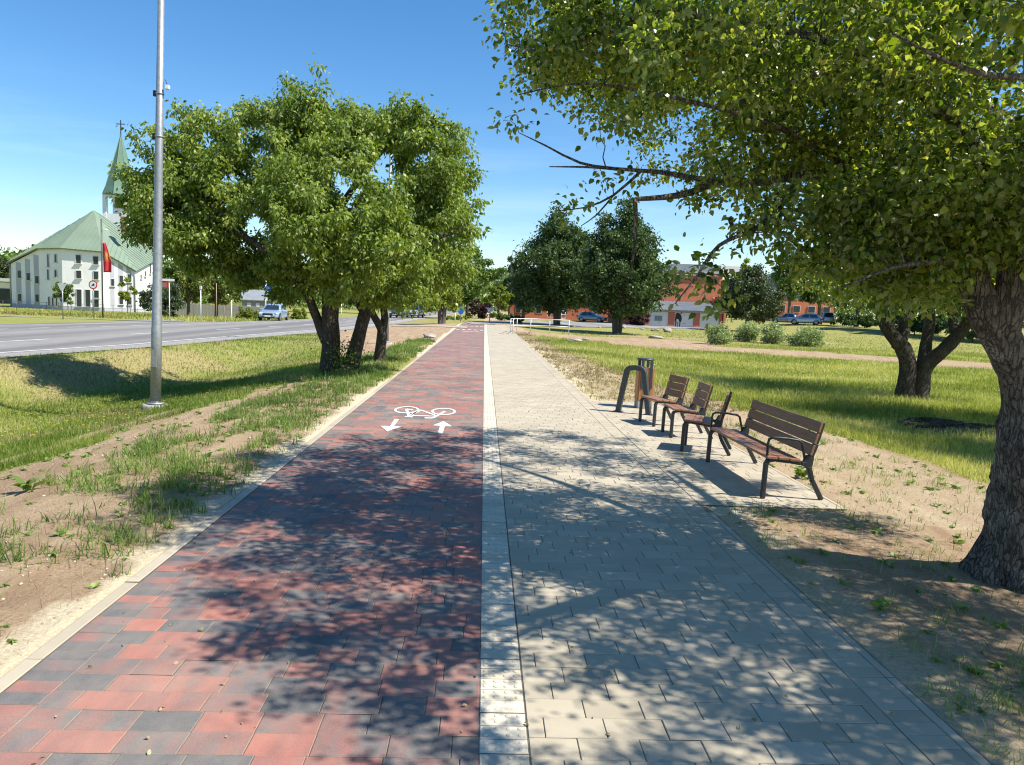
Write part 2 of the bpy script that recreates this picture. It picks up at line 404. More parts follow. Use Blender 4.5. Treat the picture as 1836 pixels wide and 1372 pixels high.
JOINT = pm('joint_sand', (.16, .135, .1), (.09, .08, .065), 30, .95)
class Pav:
    def __init__(s): s.V = []; s.Q = []; s.T = []; s.E = []
    def block(s, x0, x1, y0, y1, tone, z=0.0, g=.0014, ch=.0028):
        x0 += g; x1 -= g; y0 += g; y1 -= g; o = len(s.V)
        dz = z + rng.normal(0, .0009); a, c = rng.normal(0, .0012, 2)
        zf = lambda x, y: dz + a * (x - x0) + c * (y - y0)
        for (x, y, w) in ((x0, y0, -.0035), (x1, y0, -.0035), (x1, y1, -.0035), (x0, y1, -.0035)): s.V.append((x, y, zf(x, y) + w))
        for (x, y) in ((x0 + ch, y0 + ch), (x1 - ch, y0 + ch), (x1 - ch, y1 - ch), (x0 + ch, y1 - ch)): s.V.append((x, y, zf(x, y)))
        s.T += [tone] * 8; s.E += [1.0] * 4 + [0.0] * 4
        s.Q.append((o + 4, o + 5, o + 6, o + 7))
        for k in range(4): j = (k + 1) % 4; s.Q.append((o + k, o + j, o + 4 + j, o + 4 + k))
    def rows(s, x0, x1, y0, y1, rh, lens, tone, stagger=None):
        y = y0; k = 0
        while y < y1:
            x = x0 - rng.uniform(0, .25) if stagger is None else x0 - stagger[k % len(stagger)]
            while x < x1:
                L = lens[rng.integers(len(lens))]
                if x1 - (x + L) < .06: L = x1 - x
                a, b = max(x, x0), min(x + L, x1)
                if b - a < .05 and x < x0: x = x0 - 1e-6 if False else x0; L = lens[0]; a, b = x0, min(x0 + L, x1)
                s.block(a, b, y, y + rh, tone()); x += L
            y += rh; k += 1
    def build(s, name, mat): return npmesh(name, s.V, quads=s.Q, mat=mat, attrs={'tone': s.T, 'edge': s.E + [0.0] * (len(s.V) - len(s.E)) if len(s.E) == len(s.V) else s.E})
clump = [.5, 0]
def redtone():
    u = rng.random(); return float(np.clip(rng.normal(.15, .08) if u < .21 else rng.normal(.40, .09) if u < .48 else rng.normal(.62, .10), .02, .95))
p = Pav(); y = -1.2
while y < PEND:
    p.block(-2.10, -1.895, y, y + .1, redtone() if rng.random() > .25 else .1); y += .1
p.rows(-1.895, -.004, -1.2, PEND, .1525, [.255, .255, .255, .2, .3], redtone)
bp = tag(p.build('bike_path', RED), 'red and charcoal paved cycle path running straight ahead', 'cycle path', kind='structure')
p = Pav()
greyt = lambda: float(np.clip(.5 + rng.normal(0, .2), 0, 1))
p.rows(.206, 1.85, -1.2, PEND, .1525, [.262], greyt, stagger=[0, .13, .06, .19])
y = -1.2
while y < PEND: p.block(1.85, 2.042, y, y + .102, greyt()); y += .102
p.rows(2.046, PADX - .04, PAD0 + .06, PAD1, .1525, [.262], greyt, stagger=[.05, .18, .11])
tag(p.build('footpath', GREY), 'grey paved footpath with a widened pad under the benches', 'footpath', kind='structure')
p = Pav(); y = -1.2; k = 0
VD, QD, TD = [], [], []
while y < PEND:
    t = float(rng.random()); p.block(0.0, .203, y, y + .1, t, z=.001, g=.0026, ch=.004)
    if y < 16 and y > 1.5:
        for i in range(4):
            for j in range(2):
                cx, cy = .028 + i * .049, y + .027 + j * .047; o = len(p.V)
                for (r, h) in ((.0135, .0004), (.011, .0028), (.0065, .004)):
                    for q in range(8): p.V.append((cx + r * math.cos(q * math.pi / 4), cy + r * math.sin(q * math.pi / 4), h + .001)); p.T.append(t); p.E.append(0.0)
                for l in range(2):
                    for q in range(8): a, b = o + l * 8 + q, o + l * 8 + (q + 1) % 8; p.Q.append((a, b, b + 8, a + 8))
                p.Q.append((o + 16, o + 17, o + 18, o + 19)); p.Q.append((o + 16, o + 19, o + 20, o + 23)); p.Q.append((o + 20, o + 21, o + 22, o + 23))
    y += .1
tag(p.build('tactile_strip', WHITE), 'pale tactile paving strip with domes dividing the two paths', 'tactile strip', kind='structure')
p = Pav(); y = -1.5
while y < PEND: p.block(PL, -2.105, y, y + 1.0, rng.random(), z=.004, ch=.008); y += 1.0
y = -1.5
while y < PEND:
    if not (PAD0 - .2 < y + .5 < PAD1): p.block(2.044, PR, y, y + 1.0, rng.random(), z=-.002, ch=.006)
    y += 1.0
x = 2.044
while x < PADX: p.block(x, min(x + 1, PADX), PAD0, PAD0 + .06, .4); p.block(x, min(x + 1, PADX), PAD1, PAD1 + .06, .4); x += 1.0
y = PAD0 + .06
while y < PAD1: p.block(PADX - .04, PADX, y, min(y + 1, PAD1), .5); y += 1
tag(p.build('kerb_edging', KERB), 'flush beige concrete kerb edging along the paving', 'kerb', kind='structure')
MB().box((( PL + PR) / 2, PEND / 2 - 1, -.055), (PR - PL, PEND + 1.4, .10)).box(((PADX + PR) / 2 + .001, (PAD0 + PAD1) / 2, -.056), (PADX - PR, PAD1 - PAD0, .098)).build('path_bed', JOINT)['kind'] = 'structure'
# worn soil dust spilling is in the ground itself; white painted marks on the cycle path
PAINT = pm('white_road_paint', (.78, .78, .76), (.62, .61, .58), 9, .6)
Z0 = .0065
def flat(poly, z): return [(x, y, z) for x, y in poly]
def stroke(mb, pts, w, z, sy=1.0, o=(0, 0)):
    for (a, b) in zip(pts[:-1], pts[1:]):
        ax, ay = a; bx, by = b; dx, dy = bx - ax, by - ay; L = math.hypot(dx, dy); nx_, ny_ = -dy / L * w / 2, dx / L * w / 2
        mb.slab([(o[0] + x, o[1] + y * sy, z) for x, y in ((ax + nx_, ay + ny_), (bx + nx_, by + ny_), (bx - nx_, by - ny_), (ax - nx_, ay - ny_))], (0, 0, -.003)); z += .00012
def ring(mb, c, r0, r1, z, sy, o, n=28):
    vs = []; fs = []
    for k in range(n):
        a = 2 * math.pi * k / n
        for r in (r0, r1): vs.append((o[0] + c[0] + r * math.cos(a), o[1] + (c[1] + r * math.sin(a)) * sy, z))
    for k in range(n): a, b = 2 * k, 2 * ((k + 1) % n); fs.append((a, a + 1, b + 1, b))
    mb.add(vs, fs)
def G(u, v):                                 # measured on the photo's mark
    q = W(660 + u / 7.65, 690 + v / 7.65); return (q.x, q.y)
mb = MB(); og = G(700, 390); SY = 1.95
def L(u, v): q = G(u, v); return (q[0] - og[0], (q[1] - og[1]) / SY)
ring(mb, L(530, 347), .166, .205, Z0, SY, og); ring(mb, L(1035, 370), .166, .205, Z0 + .0002, SY, og)
for pts, w in (([L(560, 432), L(525, 338), L(610, 352)], .048), ([L(505, 440), L(610, 447)], .04), ([L(575, 425), L(720, 350), L(925, 425)], .04),
               ([L(590, 430), L(690, 352)], .03), ([L(600, 428), L(925, 436)], .034), ([L(1050, 370), L(885, 462), L(775, 460)], .042)):
    stroke(mb, pts, w, Z0 + .0004, SY, og)
tag(mb.build('bicycle_marking', PAINT), 'white painted bicycle symbol on the red paving', 'road marking')
for lab, pts in (('white arrow painted on the red paving pointing back towards the viewer', [(350, 575), (365, 475), (420, 478), (375, 570), (455, 578), (258, 642), (170, 570), (270, 572)]),
                 ('white arrow painted on the red paving pointing ahead', [(955, 672), (988, 566), (890, 562), (1035, 505), (1150, 575), (1052, 572), (1020, 672)])):
    if 'back' in lab: pts = [(365, 475), (420, 478), (352, 574), (455, 578), (258, 642), (170, 570), (300, 573)]
    m_ = MB(); vs = [(*G(*q), Z0) for q in pts]; m_.slab(vs, (0, 0, -.003))
    tag(m_.build('arrow_marking', PAINT), lab, 'road marking', 'direction arrows on the cycle path')
for yy, lab in ((53.5, 'nearer row of white dashes painted across the cycle path far ahead'), (62.5, 'farther row of white dashes painted across the end of the cycle path')):
    mb = MB()
    for i in range(5): mb.box((-1.9 + i * .42, yy, .0065), (.24, .7, .003))
    tag(mb.build('crossing_marking', PAINT), lab, 'road marking', 'dash rows on the cycle path')
mb = MB(); stroke(mb, [(-1.5, 50.4), (-1.3, 49.6), (-1.05, 50.5), (-.7, 49.6), (-.4, 50.4)], .11, .0065)
tag(mb.build('cycle_symbol', PAINT), 'small white symbol just before the dashes far along the cycle path', 'road marking')
mb = MB()
for q in ((1.0, 48.5), (1.45, 48.5)): stroke(mb, [(q[0], q[1] + .5), (q[0] + .1, q[1] - .3), (q[0] + .3, q[1] - .6)], .07, .0065)
tag(mb.build('footprint_marking', pm('dark_paint', (.04, .04, .04), (.06, .06, .06), 8, .7)), 'two dark footstep marks on the grey footpath far ahead', 'road marking')

# ------------------------------------------------------------------ roads
def asphalt(name, c1, c2):
    m, nt, b, o = newmat(name)
    tc = N(nt, 'ShaderNodeTexCoord').outputs['Object']
    f = noise(nt, 60, 4, .7, vec=tc); mp = N(nt, 'ShaderNodeMapping'); mp.inputs['Rotation'].default_value = (0, 0, math.radians(-8)); mp.inputs['Scale'].default_value = (1.1, .03, 1)
    nt.links.new(tc, mp.inputs['Vector']); lane = noise(nt, .55, 3, .5, vec=mp.outputs[0])
    col = ramp(nt, f, [(.3, c1), (.7, c2)])
    col = mixc(nt, ramp(nt, noise(nt, .9, 5, .7, vec=tc), [(.5, (0, 0, 0)), (.66, (.35, .35, .35))]), col, tuple(v * .7 for v in c1))
    col = mixc(nt, math_(nt, 'MULTIPLY', ramp(nt, lane, [(.42, (0, 0, 0)), (.6, (1, 1, 1))]), .75), col, tuple(v * .62 for v in c1))
    nt.links.new(col, b.inputs['Base Color']); b.inputs['Roughness'].default_value = .8; bump(nt, b, f, .4, .005); return m
ASPH = asphalt('worn_asphalt', (.19, .178, .165), (.27, .255, .235))
LIGHTASPH = asphalt('light_asphalt', (.24, .23, .215), (.34, .325, .3))
def sheet(name, left, right, ds, mat, dz, nxs=14, zf=None):
    V = []; 
    for d in ds:
        for k in range(nxs + 1):
            t = k / nxs; xc = left(d) * (1 - t) + right(d) * t; q = c2w(xc, d); V.append((q.x, q.y, (zz(q.x, q.y) if zf is None else zf(xc, d)) + dz))
    n = nxs + 1; Q = [(i * n + k, i * n + k + 1, (i + 1) * n + k + 1, (i + 1) * n + k) for i in range(len(ds) - 1) for k in range(nxs)]
    return npmesh(name, V, quads=Q, mat=mat, smooth=True)
dsr = list(np.arange(-20, 60, 2.0)) + list(np.arange(60, 320, 6.0))
tag(sheet('road', lambda d: float(far_edge(d)), lambda d: float(near_edge(d)) - .1, dsr, ASPH, .012, 26), 'wide grey asphalt road curving past the ditch', 'road', kind='structure')
GRAV = pm('grey_gravel', (.36, .345, .32), (.2, .19, .175), 45, .95, bmp=.8, bdist=.02)
tag(sheet('road_shoulder', lambda d: float(near_edge(d)) - .75, lambda d: float(near_edge(d)) + .3, dsr, GRAV, .022, 4), 'strip of grey gravel along the road edge', 'road shoulder', kind='structure')
RP = pm('road_paint', (.62, .62, .6), (.45, .45, .43), 4, .7)
def roadline(xf, d0, d1, w, dash=None):
    V = []; Q = []; d = d0
    while d < d1:
        e = min(d + (dash[0] if dash else 3.0), d1); o = len(V)
        for t in np.linspace(d, e, 4):
            for s_ in (-w / 2, w / 2):
                q = c2w(xf(t) + s_, t); V.append((q.x, q.y, zz(q.x, q.y) + .02))
        Q += [(o + 2 * i, o + 2 * i + 1, o + 2 * i + 3, o + 2 * i + 2) for i in range(3)]
        d = e + (dash[1] if dash else 0)
    return V, Q
VV, QQ = [], []
for xf, w, dash in ((lambda d: float(near_edge(d)) - 1.0, .16, None), (lambda d: float(near_edge(d)) - 4.6, .16, (3.0, 5.0)),
                    (lambda d: float(.3 * near_edge(d) + .7 * far_edge(d)), .18, (1.2, 1.2)), (lambda d: float(.12 * near_edge(d) + .88 * far_edge(d)), .16, None)):
    v, q = roadline(xf, 0, 150, w, dash); o = len(VV); VV += v; QQ += [tuple(i + o for i in f) for f in q]
tag(npmesh('road_lines', VV, quads=QQ, mat=RP), 'white painted lane lines on the asphalt road', 'road marking', kind='structure')
def groundpoly(name, pix, z0, mat, dz, label, cat, n=24):
    A, B, C_, D_ = [W(px, py, z0) for px, py in pix]; V = []
    for i in range(n + 1):
        for j in range(n + 1):
            s_, t = i / n, j / n; q = (A * (1 - s_) + B * s_) * (1 - t) + (D_ * (1 - s_) + C_ * s_) * t; V.append((q.x, q.y, zz(q.x, q.y) + dz))
    Q = [(i * (n + 1) + j, i * (n + 1) + j + 1, (i + 1) * (n + 1) + j + 1, (i + 1) * (n + 1) + j) for i in range(n) for j in range(n)]
    return tag(npmesh(name, V, quads=Q, mat=mat, smooth=True), label, cat, kind='structure')
groundpoly('side_road', [(-260, 578.5), (330, 577.5), (330, 575.5), (-260, 571.5)], -.55, LIGHTASPH, .03, 'narrow side road in front of the church lawn', 'side road', 30)
groundpoly('plaza', [(846, 582), (1000, 581), (990, 576), (830, 577)], 0.0, LIGHTASPH, .03, 'pale paved crossing where the two paths end', 'paving', 16)
groundpoly('parking_lot', [(935, 585), (1300, 592.5), (1297, 588.4), (945, 576)], -.1, LIGHTASPH, .04, 'pale asphalt yard in front of the red brick garages', 'parking lot', 30)
groundpoly('cross_path', [(700, 583.2), (838, 591.5), (836, 588.5), (706, 581.5)], -.1, KERB, .03, 'narrow pale path from the road to the cycle path', 'path', 20)
# ------------------------------------------------------------------ trees
def leaves(P, A, L, wr, rng, droop=.25, six=True, tm=None):
    n = len(P); A = A / np.linalg.norm(A, axis=1, keepdims=True)
    R = rng.normal(size=(n, 3)); Sd = np.cross(A, R); Sd /= np.linalg.norm(Sd, axis=1, keepdims=True)
    Nn = np.cross(Sd, A); flip = Nn[:, 2] < 0; Nn[flip] *= -1
    L = L[:, None]; w = L * wr * .5 * rng.uniform(.7, 1.25, (n, 1)); dr = L * droop * rng.uniform(.2, 1.2, (n, 1))
    tip = P + A * L - Nn * dr
    t = np.clip((.5 if tm is None else tm) + rng.normal(0, .2, n), 0, 1)
    if six:
        p1 = P + A * L * .32; p2 = P + A * L * .7 - Nn * dr * .35; f = L * rng.uniform(.02, .2, (n, 1))
        V = np.stack([P, p1 - Sd * w + Nn * f, p1 + Sd * w + Nn * f, p2 - Sd * w * .75 + Nn * f, p2 + Sd * w * .75 + Nn * f, tip], 1).reshape(-1, 3)
        o = (np.arange(n) * 6)[:, None]
        T = np.concatenate([o + [[0, 2, 1]], o + [[3, 4, 5]]]); Qd = o + [[1, 2, 4, 3]]
        return V, T, Qd, np.repeat(t, 6)
    p1 = P + A * L * .45
    V = np.stack([P, p1 - Sd * w, p1 + Sd * w, tip], 1).reshape(-1, 3); o = (np.arange(n) * 4)[:, None]
    return V, np.concatenate([o + [[0, 2, 1]], o + [[1, 2, 3]]]), None, np.repeat(t, 4)

def blobpts(blobs, n, rng, inner=.55, lump=.0):
    w = np.array([max(b[1]) ** 0 * (b[1][0] * b[1][1] * b[1][2]) ** (2 / 3) * (b[2] if len(b) > 2 else 1) for b in blobs]); w = w / w.sum()
    k = rng.choice(len(blobs), n, p=w); C = np.array([b[0] for b in blobs])[k]; R = np.array([b[1] for b in blobs])[k]
    u = rng.normal(size=(n, 3)); u /= np.linalg.norm(u, axis=1, keepdims=True)
    r = (inner ** 3 + (1 - inner ** 3) * rng.random(n)) ** (1 / 3)
    return C + u * R * r[:, None], u

def clumps(blobs, nc, per, size, rng, inner=.6):
    c, u = blobpts(blobs, nc, rng, inner); k = np.repeat(np.arange(nc), per); s_ = size * rng.uniform(.6, 1.35, nc)
    v = rng.normal(size=(len(k), 3)); v /= np.linalg.norm(v, axis=1, keepdims=True); v[:, 2] = np.where(v[:, 2] < -.2, v[:, 2] * .5, v[:, 2])
    return c[k] + v * (s_[k] * rng.random(len(k)) ** .5)[:, None] * np.array([1, 1, .7])
def smoothpath(pts, step=.22):
    pts = [np.array(p[:3], float) for p in pts]; out = []
    for i in range(len(pts) - 1):
        p0, p1, p2, p3 = pts[max(i - 1, 0)], pts[i], pts[i + 1], pts[min(i + 2, len(pts) - 1)]
        m = max(2, int(np.linalg.norm(p2 - p1) / step))
        for k in range(m):
            t = k / m; out.append(.5 * ((2 * p1) + (-p0 + p2) * t + (2 * p0 - 5 * p1 + 4 * p2 - p3) * t * t + (-p0 + 3 * p1 - 3 * p2 + p3) * t ** 3))
    out.append(pts[-1]); return np.array(out)
def limb(mb, pts, rads, rng, n=10, step=.22, rough=.12, nodes=None):
    P = smoothpath(pts, step); s = np.concatenate([[0], np.cumsum(np.linalg.norm(np.diff([q[:3] for q in np.array([list(p[:3]) for p in pts], float)], axis=0), axis=1))])
    sp = np.concatenate([[0], np.cumsum(np.linalg.norm(np.diff(P, axis=0), axis=1))]); sp = sp / sp[-1] * s[-1]
    R = np.interp(sp, s, rads); o = len(mb.v)
    mb.tube([Vector(p) for p in P], list(R), n)
    ph = rng.uniform(0, 6, 3)
    for i in range(len(P)):                  # gnarled, ridged surface
        c = P[i]
        for k in range(n):
            v = np.array(mb.v[o + i * n + k]); a = 2 * math.pi * k / n
            g = 1 + rough * (.6 * math.sin(3 * a + ph[0] + 1.1 * sp[i]) * .6 + .5 * math.sin(5 * a + ph[1] - 1.7 * sp[i]) + .35 * math.sin(7 * sp[i] * 1.3 + ph[2] + 2 * a) + rng.normal(0, .28))
            mb.v[o + i * n + k] = tuple(c + (v - c) * g)
    if nodes is not None:
        nodes[0].append(P); nodes[1].append(R)
    return P
def grow(mb, nodes, targets, rng, tw=.012, sag=.12, skip=.15, maxr=.5, nseg=4, sides=4):
    Pn = np.concatenate(nodes[0]); Rn = np.concatenate(nodes[1])
    cap = len(Pn) + len(targets) * (nseg + 1); BP = np.zeros((cap, 3)); BR = np.zeros(cap); n = len(Pn); BP[:n] = Pn; BR[:n] = Rn
    d0 = np.array([np.min(np.linalg.norm(BP[:n] - t, axis=1)) for t in targets]); order = np.argsort(d0); ends = {}
    for i in order:
        t = targets[i]; D = np.linalg.norm(BP[:n] - t, axis=1) + .25 * np.maximum(0, BP[:n, 2] - t[2]) + .004 / (BR[:n] + .004) * .3
        j = int(np.argmin(D)); a = BP[j]; L = np.linalg.norm(t - a)
        r0 = min(BR[j] * .7, tw * (.35 + .55 * L)); r0 = max(r0, .0025)
        pts = [a]
        for k in range(1, nseg + 1):
            f = k / nseg; q = a + (t - a) * f + np.array([0, 0, sag * L * math.sin(math.pi * f)]) + rng.normal(0, .045 * L, 3) * (f < 1); pts.append(q)
        rr = np.linspace(r0, max(.0018, r0 * .3), nseg + 1)
        mb.tube([Vector(q) for q in pts], list(rr), sides, cap=False)
        for q, r in zip(pts[1:], rr[1:]): BP[n] = q; BR[n] = r; n += 1
        ends[i] = (np.array(pts[-2]), np.array(pts[-1]))
    return ends
def barkmat(name, c1, c2, c3, sc=1.0):
    m, nt, b, o = newmat(name); tc = N(nt, 'ShaderNodeTexCoord').outputs['Object']
    mp = N(nt, 'ShaderNodeMapping'); mp.inputs['Scale'].default_value = (30 * sc, 30 * sc, 7 * sc); nt.links.new(tc, mp.inputs['Vector'])
    wob = N(nt, 'ShaderNodeTexNoise'); wob.inputs['Scale'].default_value = .8; wob.inputs['Detail'].default_value = 4; nt.links.new(mp.outputs[0], wob.inputs['Vector'])
    vm = N(nt, 'ShaderNodeVectorMath', operation='MULTIPLY_ADD'); nt.links.new(wob.outputs['Color'], vm.inputs[0]); vm.inputs[1].default_value = (2.2, 2.2, 2.2); nt.links.new(mp.outputs[0], vm.inputs[2])
    vo = N(nt, 'ShaderNodeTexVoronoi', feature='DISTANCE_TO_EDGE'); vo.inputs['Scale'].default_value = 1.0; nt.links.new(vm.outputs[0], vo.inputs['Vector'])
    crack = ramp(nt, vo.outputs['Distance'], [(.0, (.42, .42, .42)), (.12, (1, 1, 1))])
    g = noise(nt, 3.4 * sc, 5, .65, vec=tc); fi = noise(nt, 85 * sc, 4, .75, vec=tc); pl = noise(nt, 1.3, 4, .6, vec=mp.outputs[0])
    col = ramp(nt, pl, [(.3, c2), (.7, c3)])
    col = mixc(nt, ramp(nt, g, [(.54, (0, 0, 0)), (.66, (.75, .75, .75))]), col, tuple(v * 1.3 + .03 for v in c3))
    col = mixc(nt, math_(nt, 'MULTIPLY', ramp(nt, fi, [(.35, (1, 1, 1)), (.6, (0, 0, 0))]), .5), col, c1)
    col = mixc(nt, crack, c1, col)
    nt.links.new(col, b.inputs['Base Color']); b.inputs['Roughness'].default_value = .9; b.inputs['Specular IOR Level'].default_value = .2
    bump(nt, b, math_(nt, 'ADD', crack, math_(nt, 'MULTIPLY', fi, .45)), 1.0, .03); return m
BARK = barkmat('grey_brown_apple_bark', (.022, .018, .014), (.12, .10, .08), (.33, .29, .24))
DARKBARK = barkmat('dark_pear_bark', (.02, .016, .012), (.07, .056, .045), (.16, .135, .11))
def foliage(name, mat, parent, P, A, L, wr, rng, droop=.25, six=True, tm=None):
    V, T, Qd, t = leaves(P, A, L, wr, rng, droop, six, tm)
    return npmesh(name, V, T, Qd, mat, parent, {'tint': t})
def C(xc, d, z): q = c2w(xc, d, z); return (q.x, q.y, q.z)

APPLE = leafmat('apple_leaf', [(.0, (.02, .048, .006)), (.4, (.065, .115, .013)), (.75, (.16, .205, .025)), (1, (.38, .36, .09))], back=(.22, .25, .11), transl=.52, rough=.3, tmul=(2.1, 2.2, .6))
PEAR = leafmat('pear_leaf', [(.0, (.055, .095, .012)), (.4, (.145, .20, .022)), (.75, (.26, .32, .045)), (1, (.40, .42, .10))], back=(.2, .26, .07), transl=.36, rough=.46, spec=.35)

def cluster_leaves(tg, ends, per, spread, rng, hang=.35, along=.6):
    n = len(tg); e0 = np.array([ends[i][0] for i in range(n)]); e1 = np.array([ends[i][1] for i in range(n)])
    k = np.repeat(np.arange(n), per); t = rng.random(len(k)) * (1 + along) - along
    P = e1[k] + (e1[k] - e0[k]) * np.minimum(t, 0)[:, None] + rng.normal(0, 1, (len(k), 3)) * spread * np.array([1, 1, .75])
    D = (P - e1[k]); D /= (np.linalg.norm(D, axis=1, keepdims=True) + 1e-6)
    A = D * .7 + rng.normal(0, .55, (len(k), 3)) + np.array([0, 0, -hang]); return P, A, np.clip(rng.normal(.5, .16, n), .1, .9)[k]

# ---- near apple tree, over the path
rg = np.random.default_rng(11)
b0 = W(1815, 1030, 0); b0.z = zz(b0.x, b0.y) - .03
apple = thing('apple_tree', 'old apple tree with thick gnarled trunk at right, its leafy boughs hanging over the path', 'tree', b0, group='apple trees')
def loc(pts): return [np.array(WD(*p)) - np.array(b0) for p in pts]
mb = MB(); nodes = ([], [])
tr0 = loc([(1828, 1052, 5.2), (1830, 1010, 5.2), (1834, 960, 5.15), (1840, 890, 5.1), (1847, 800, 5.0), (1851, 735, 5.0), (1853, 690, 5.0), (1857, 630, 5.0)])
limb(mb, tr0, [.31, .26, .228, .207, .193, .172, .14, .06], rg, 38, .045, .13)
for ang in (.3, 1.5, 2.6, 3.4, 4.4, 5.5):     # root flare
    limb(mb, [tr0[1] * [1, 1, 1] + np.array([math.cos(ang) * .12, math.sin(ang) * .12, .22]), np.array([math.cos(ang) * .23, math.sin(ang) * .23, .04]), np.array([math.cos(ang) * .36, math.sin(ang) * .36, -.1])], [.11, .11, .06], rg, 9, .06, .08)
limb(mb, loc([(1850, 800, 5.0), (1834, 690, 4.98), (1806, 625, 4.96), (1778, 575, 4.95), (1752, 525, 4.96), (1737, 470, 5.0), (1712, 420, 5.05), (1640, 335, 5.2), (1535, 310, 5.4), (1420, 318, 5.5)]), [.16, .13, .112, .11, .10, .092, .08, .062, .045, .032], rg, 14, .08, .11, nodes)
limb(mb, loc([(1790, 605, 4.97), (1808, 545, 4.9), (1820, 480, 4.88), (1818, 420, 4.86), (1790, 330, 4.8), (1700, 210, 4.7), (1600, 110, 4.6), (1545, 85, 4.6), (1480, 130, 4.6), (1400, 150, 4.7)]), [.115, .10, .095, .085, .07, .05, .036, .03, .024, .016], rg, 14, .08, .11, nodes)
limb(mb, loc([(1852, 800, 5.0), (1880, 660, 5.05), (1925, 540, 5.0), (1985, 400, 4.8), (2040, 220, 4.3), (2040, 60, 3.7), (1960, -60, 3.2)]), [.18, .15, .14, .12, .1, .07, .04], rg, 14, .08, .1, nodes)
limb(mb, loc([(1420, 318, 5.5), (1330, 330, 5.55), (1240, 318, 5.6), (1180, 308, 5.7), (1110, 303, 5.8), (1040, 292, 5.9), (980, 262, 5.9), (930, 238, 5.9)]), [.028, .024, .021, .017, .013, .010, .007, .003], rg, 8, .1, .1, nodes)
limb(mb, loc([(1290, 322, 5.55), (1240, 345, 5.5), (1190, 354, 5.45), (1139, 357, 5.4)]), [.027, .024, .021, .016], rg, 8, .1, .1, nodes)
limb(mb, loc([(1138, 355, 5.4), (1140, 410, 5.38), (1134, 470, 5.38), (1128, 500, 5.36)]), [.017, .014, .008, .003], rg, 7, .1, .12)
limb(mb, loc([(1110, 304, 5.8), (1060, 300, 5.75), (985, 299, 5.7)]), [.013, .009, .004], rg, 6, .1, .1)
limb(mb, loc([(1150, 306, 5.75), (1100, 350, 5.8), (1050, 372, 5.85), (995, 378, 5.9)]), [.012, .009, .006, .003], rg, 6, .1, .1, nodes)
limb(mb, loc([(1100, 350, 5.8), (1070, 385, 5.7), (1042, 405, 5.6)]), [.008, .006, .003], rg, 6, .1, .1)
limb(mb, loc([(1430, 330, 5.4), (1370, 400, 5.0), (1290, 440, 4.6), (1250, 495, 4.4), (1210, 545, 4.35)]), [.03, .02, .012, .007, .003], rg, 7, .1, .1, nodes)
for pts, r in (([(1640, 335, 5.2), (1500, 180, 5.8), (1330, 60, 6.3), (1150, -40, 6.6)], [.036, .028, .02, .008]), ([(1600, 110, 4.6), (1350, 40, 4.9), (1150, 30, 5.2), (1000, 90, 5.4), (910, 80, 5.5)], [.026, .02, .015, .009, .004]),
               ([(1820, 430, 4.86), (1800, 260, 5.6), (1700, 60, 6.6), (1600, -100, 7.5)], [.08, .06, .045, .02]), ([(1985, 400, 4.8), (1900, 300, 6.0), (1800, 200, 7.4)], [.08, .06, .025]),
               ([(1737, 470, 5.0), (1680, 470, 4.6), (1600, 480, 4.3), (1500, 520, 4.2)], [.032, .02, .011, .004]), ([(2040, 220, 4.3), (1900, 150, 3.4), (1750, 130, 2.8), (1600, 60, 2.6)], [.03, .018, .01, .004]),
               ([(1535, 310, 5.4), (1400, 230, 5.2), (1230, 180, 5.2), (1050, 150, 5.4), (930, 170, 5.5)], [.026, .02, .014, .008, .004])):
    limb(mb, loc(pts), r, rg, 8, .12, .1, nodes)
blobs = [(C(3.3, 6.0, 4.75), (3.3, 3.4, 1.2)), (C(1.5, 6.1, 4.2), (1.6, 1.9, .95), 2.2), (C(1.0, 5.9, 3.6), (.95, .9, .5), 3.2), (C(.35, 5.6, 4.0), (.7, .7, .55), 2.6), (C(1.9, 5.8, 3.2), (.9, .8, .42), 2.0), (C(3.3, 2.2, 3.7), (.9, .7, .6), 1.6), (C(4.2, 2.2, 3.8), (1.6, 1.2, .7), 2.0), (C(5.5, 3.2, 4.0), (1.6, 1.5, 1.0), 1.6), (C(2.2, 2.9, 3.8), (.8, .7, .45), 1.6), (C(2.4, 5.6, 3.35), (1.3, 1.3, .75)), (C(3.0, 4.9, 2.85), (1.0, .9, .65), 1.3), (C(2.5, 4.7, 2.5), (.75, .6, .45), 1.3),
         (C(3.5, 2.9, 3.6), (1.3, 1.1, .8)), (C(2.0, 3.2, 3.25), (.65, .7, .45), .8), (C(3.4, 8.4, 4.0), (2.3, 1.6, 1.2), .9), (C(1.6, 5.3, 2.9), (.5, .5, .33), .6), (C(2.6, 4.7, 2.15), (.8, .55, .42), 3.0), (C(3.3, 5.7, 2.2), (.8, .6, .42), 2.5), (C(2.1, 5.0, 2.35), (.6, .5, .4), 2.0), (C(3.3, 4.3, 2.5), (.7, .5, .5), 2.0), (C(4.2, 6.2, 3.0), (1.3, 1.0, .9), 1.5), (C(2.7, 7.0, 3.0), (1.4, 1.0, .7), 1.2), (C(1.7, 4.4, 3.3), (1.1, .6, .45), 1.2), (C(2.6, 4.2, 3.1), (.9, .5, .5), 1.3), (C(.9, 5.2, 3.45), (.6, .5, .4), .8), (C(5.2, 5.2, 4.2), (1.8, 2.2, 1.5), .7), (C(3.2, 5.4, 2.45), (.7, .5, .5), .9), (C(4.9, 2.6, 4.0), (1.6, 1.6, 1.0), .8)]
tg = clumps(blobs, 1240, 6, .25, rg, .2)
hole = vnoise(tg[:, 0] * .95 + 3, tg[:, 1] * .95, 91) + vnoise(tg[:, 1] * 1.2, tg[:, 2] * 1.5 + 5, 92) + .6 * vnoise(tg[:, 0] * 2.6, tg[:, 2] * 2.6 + tg[:, 1], 93)
tg = tg[hole > .96]
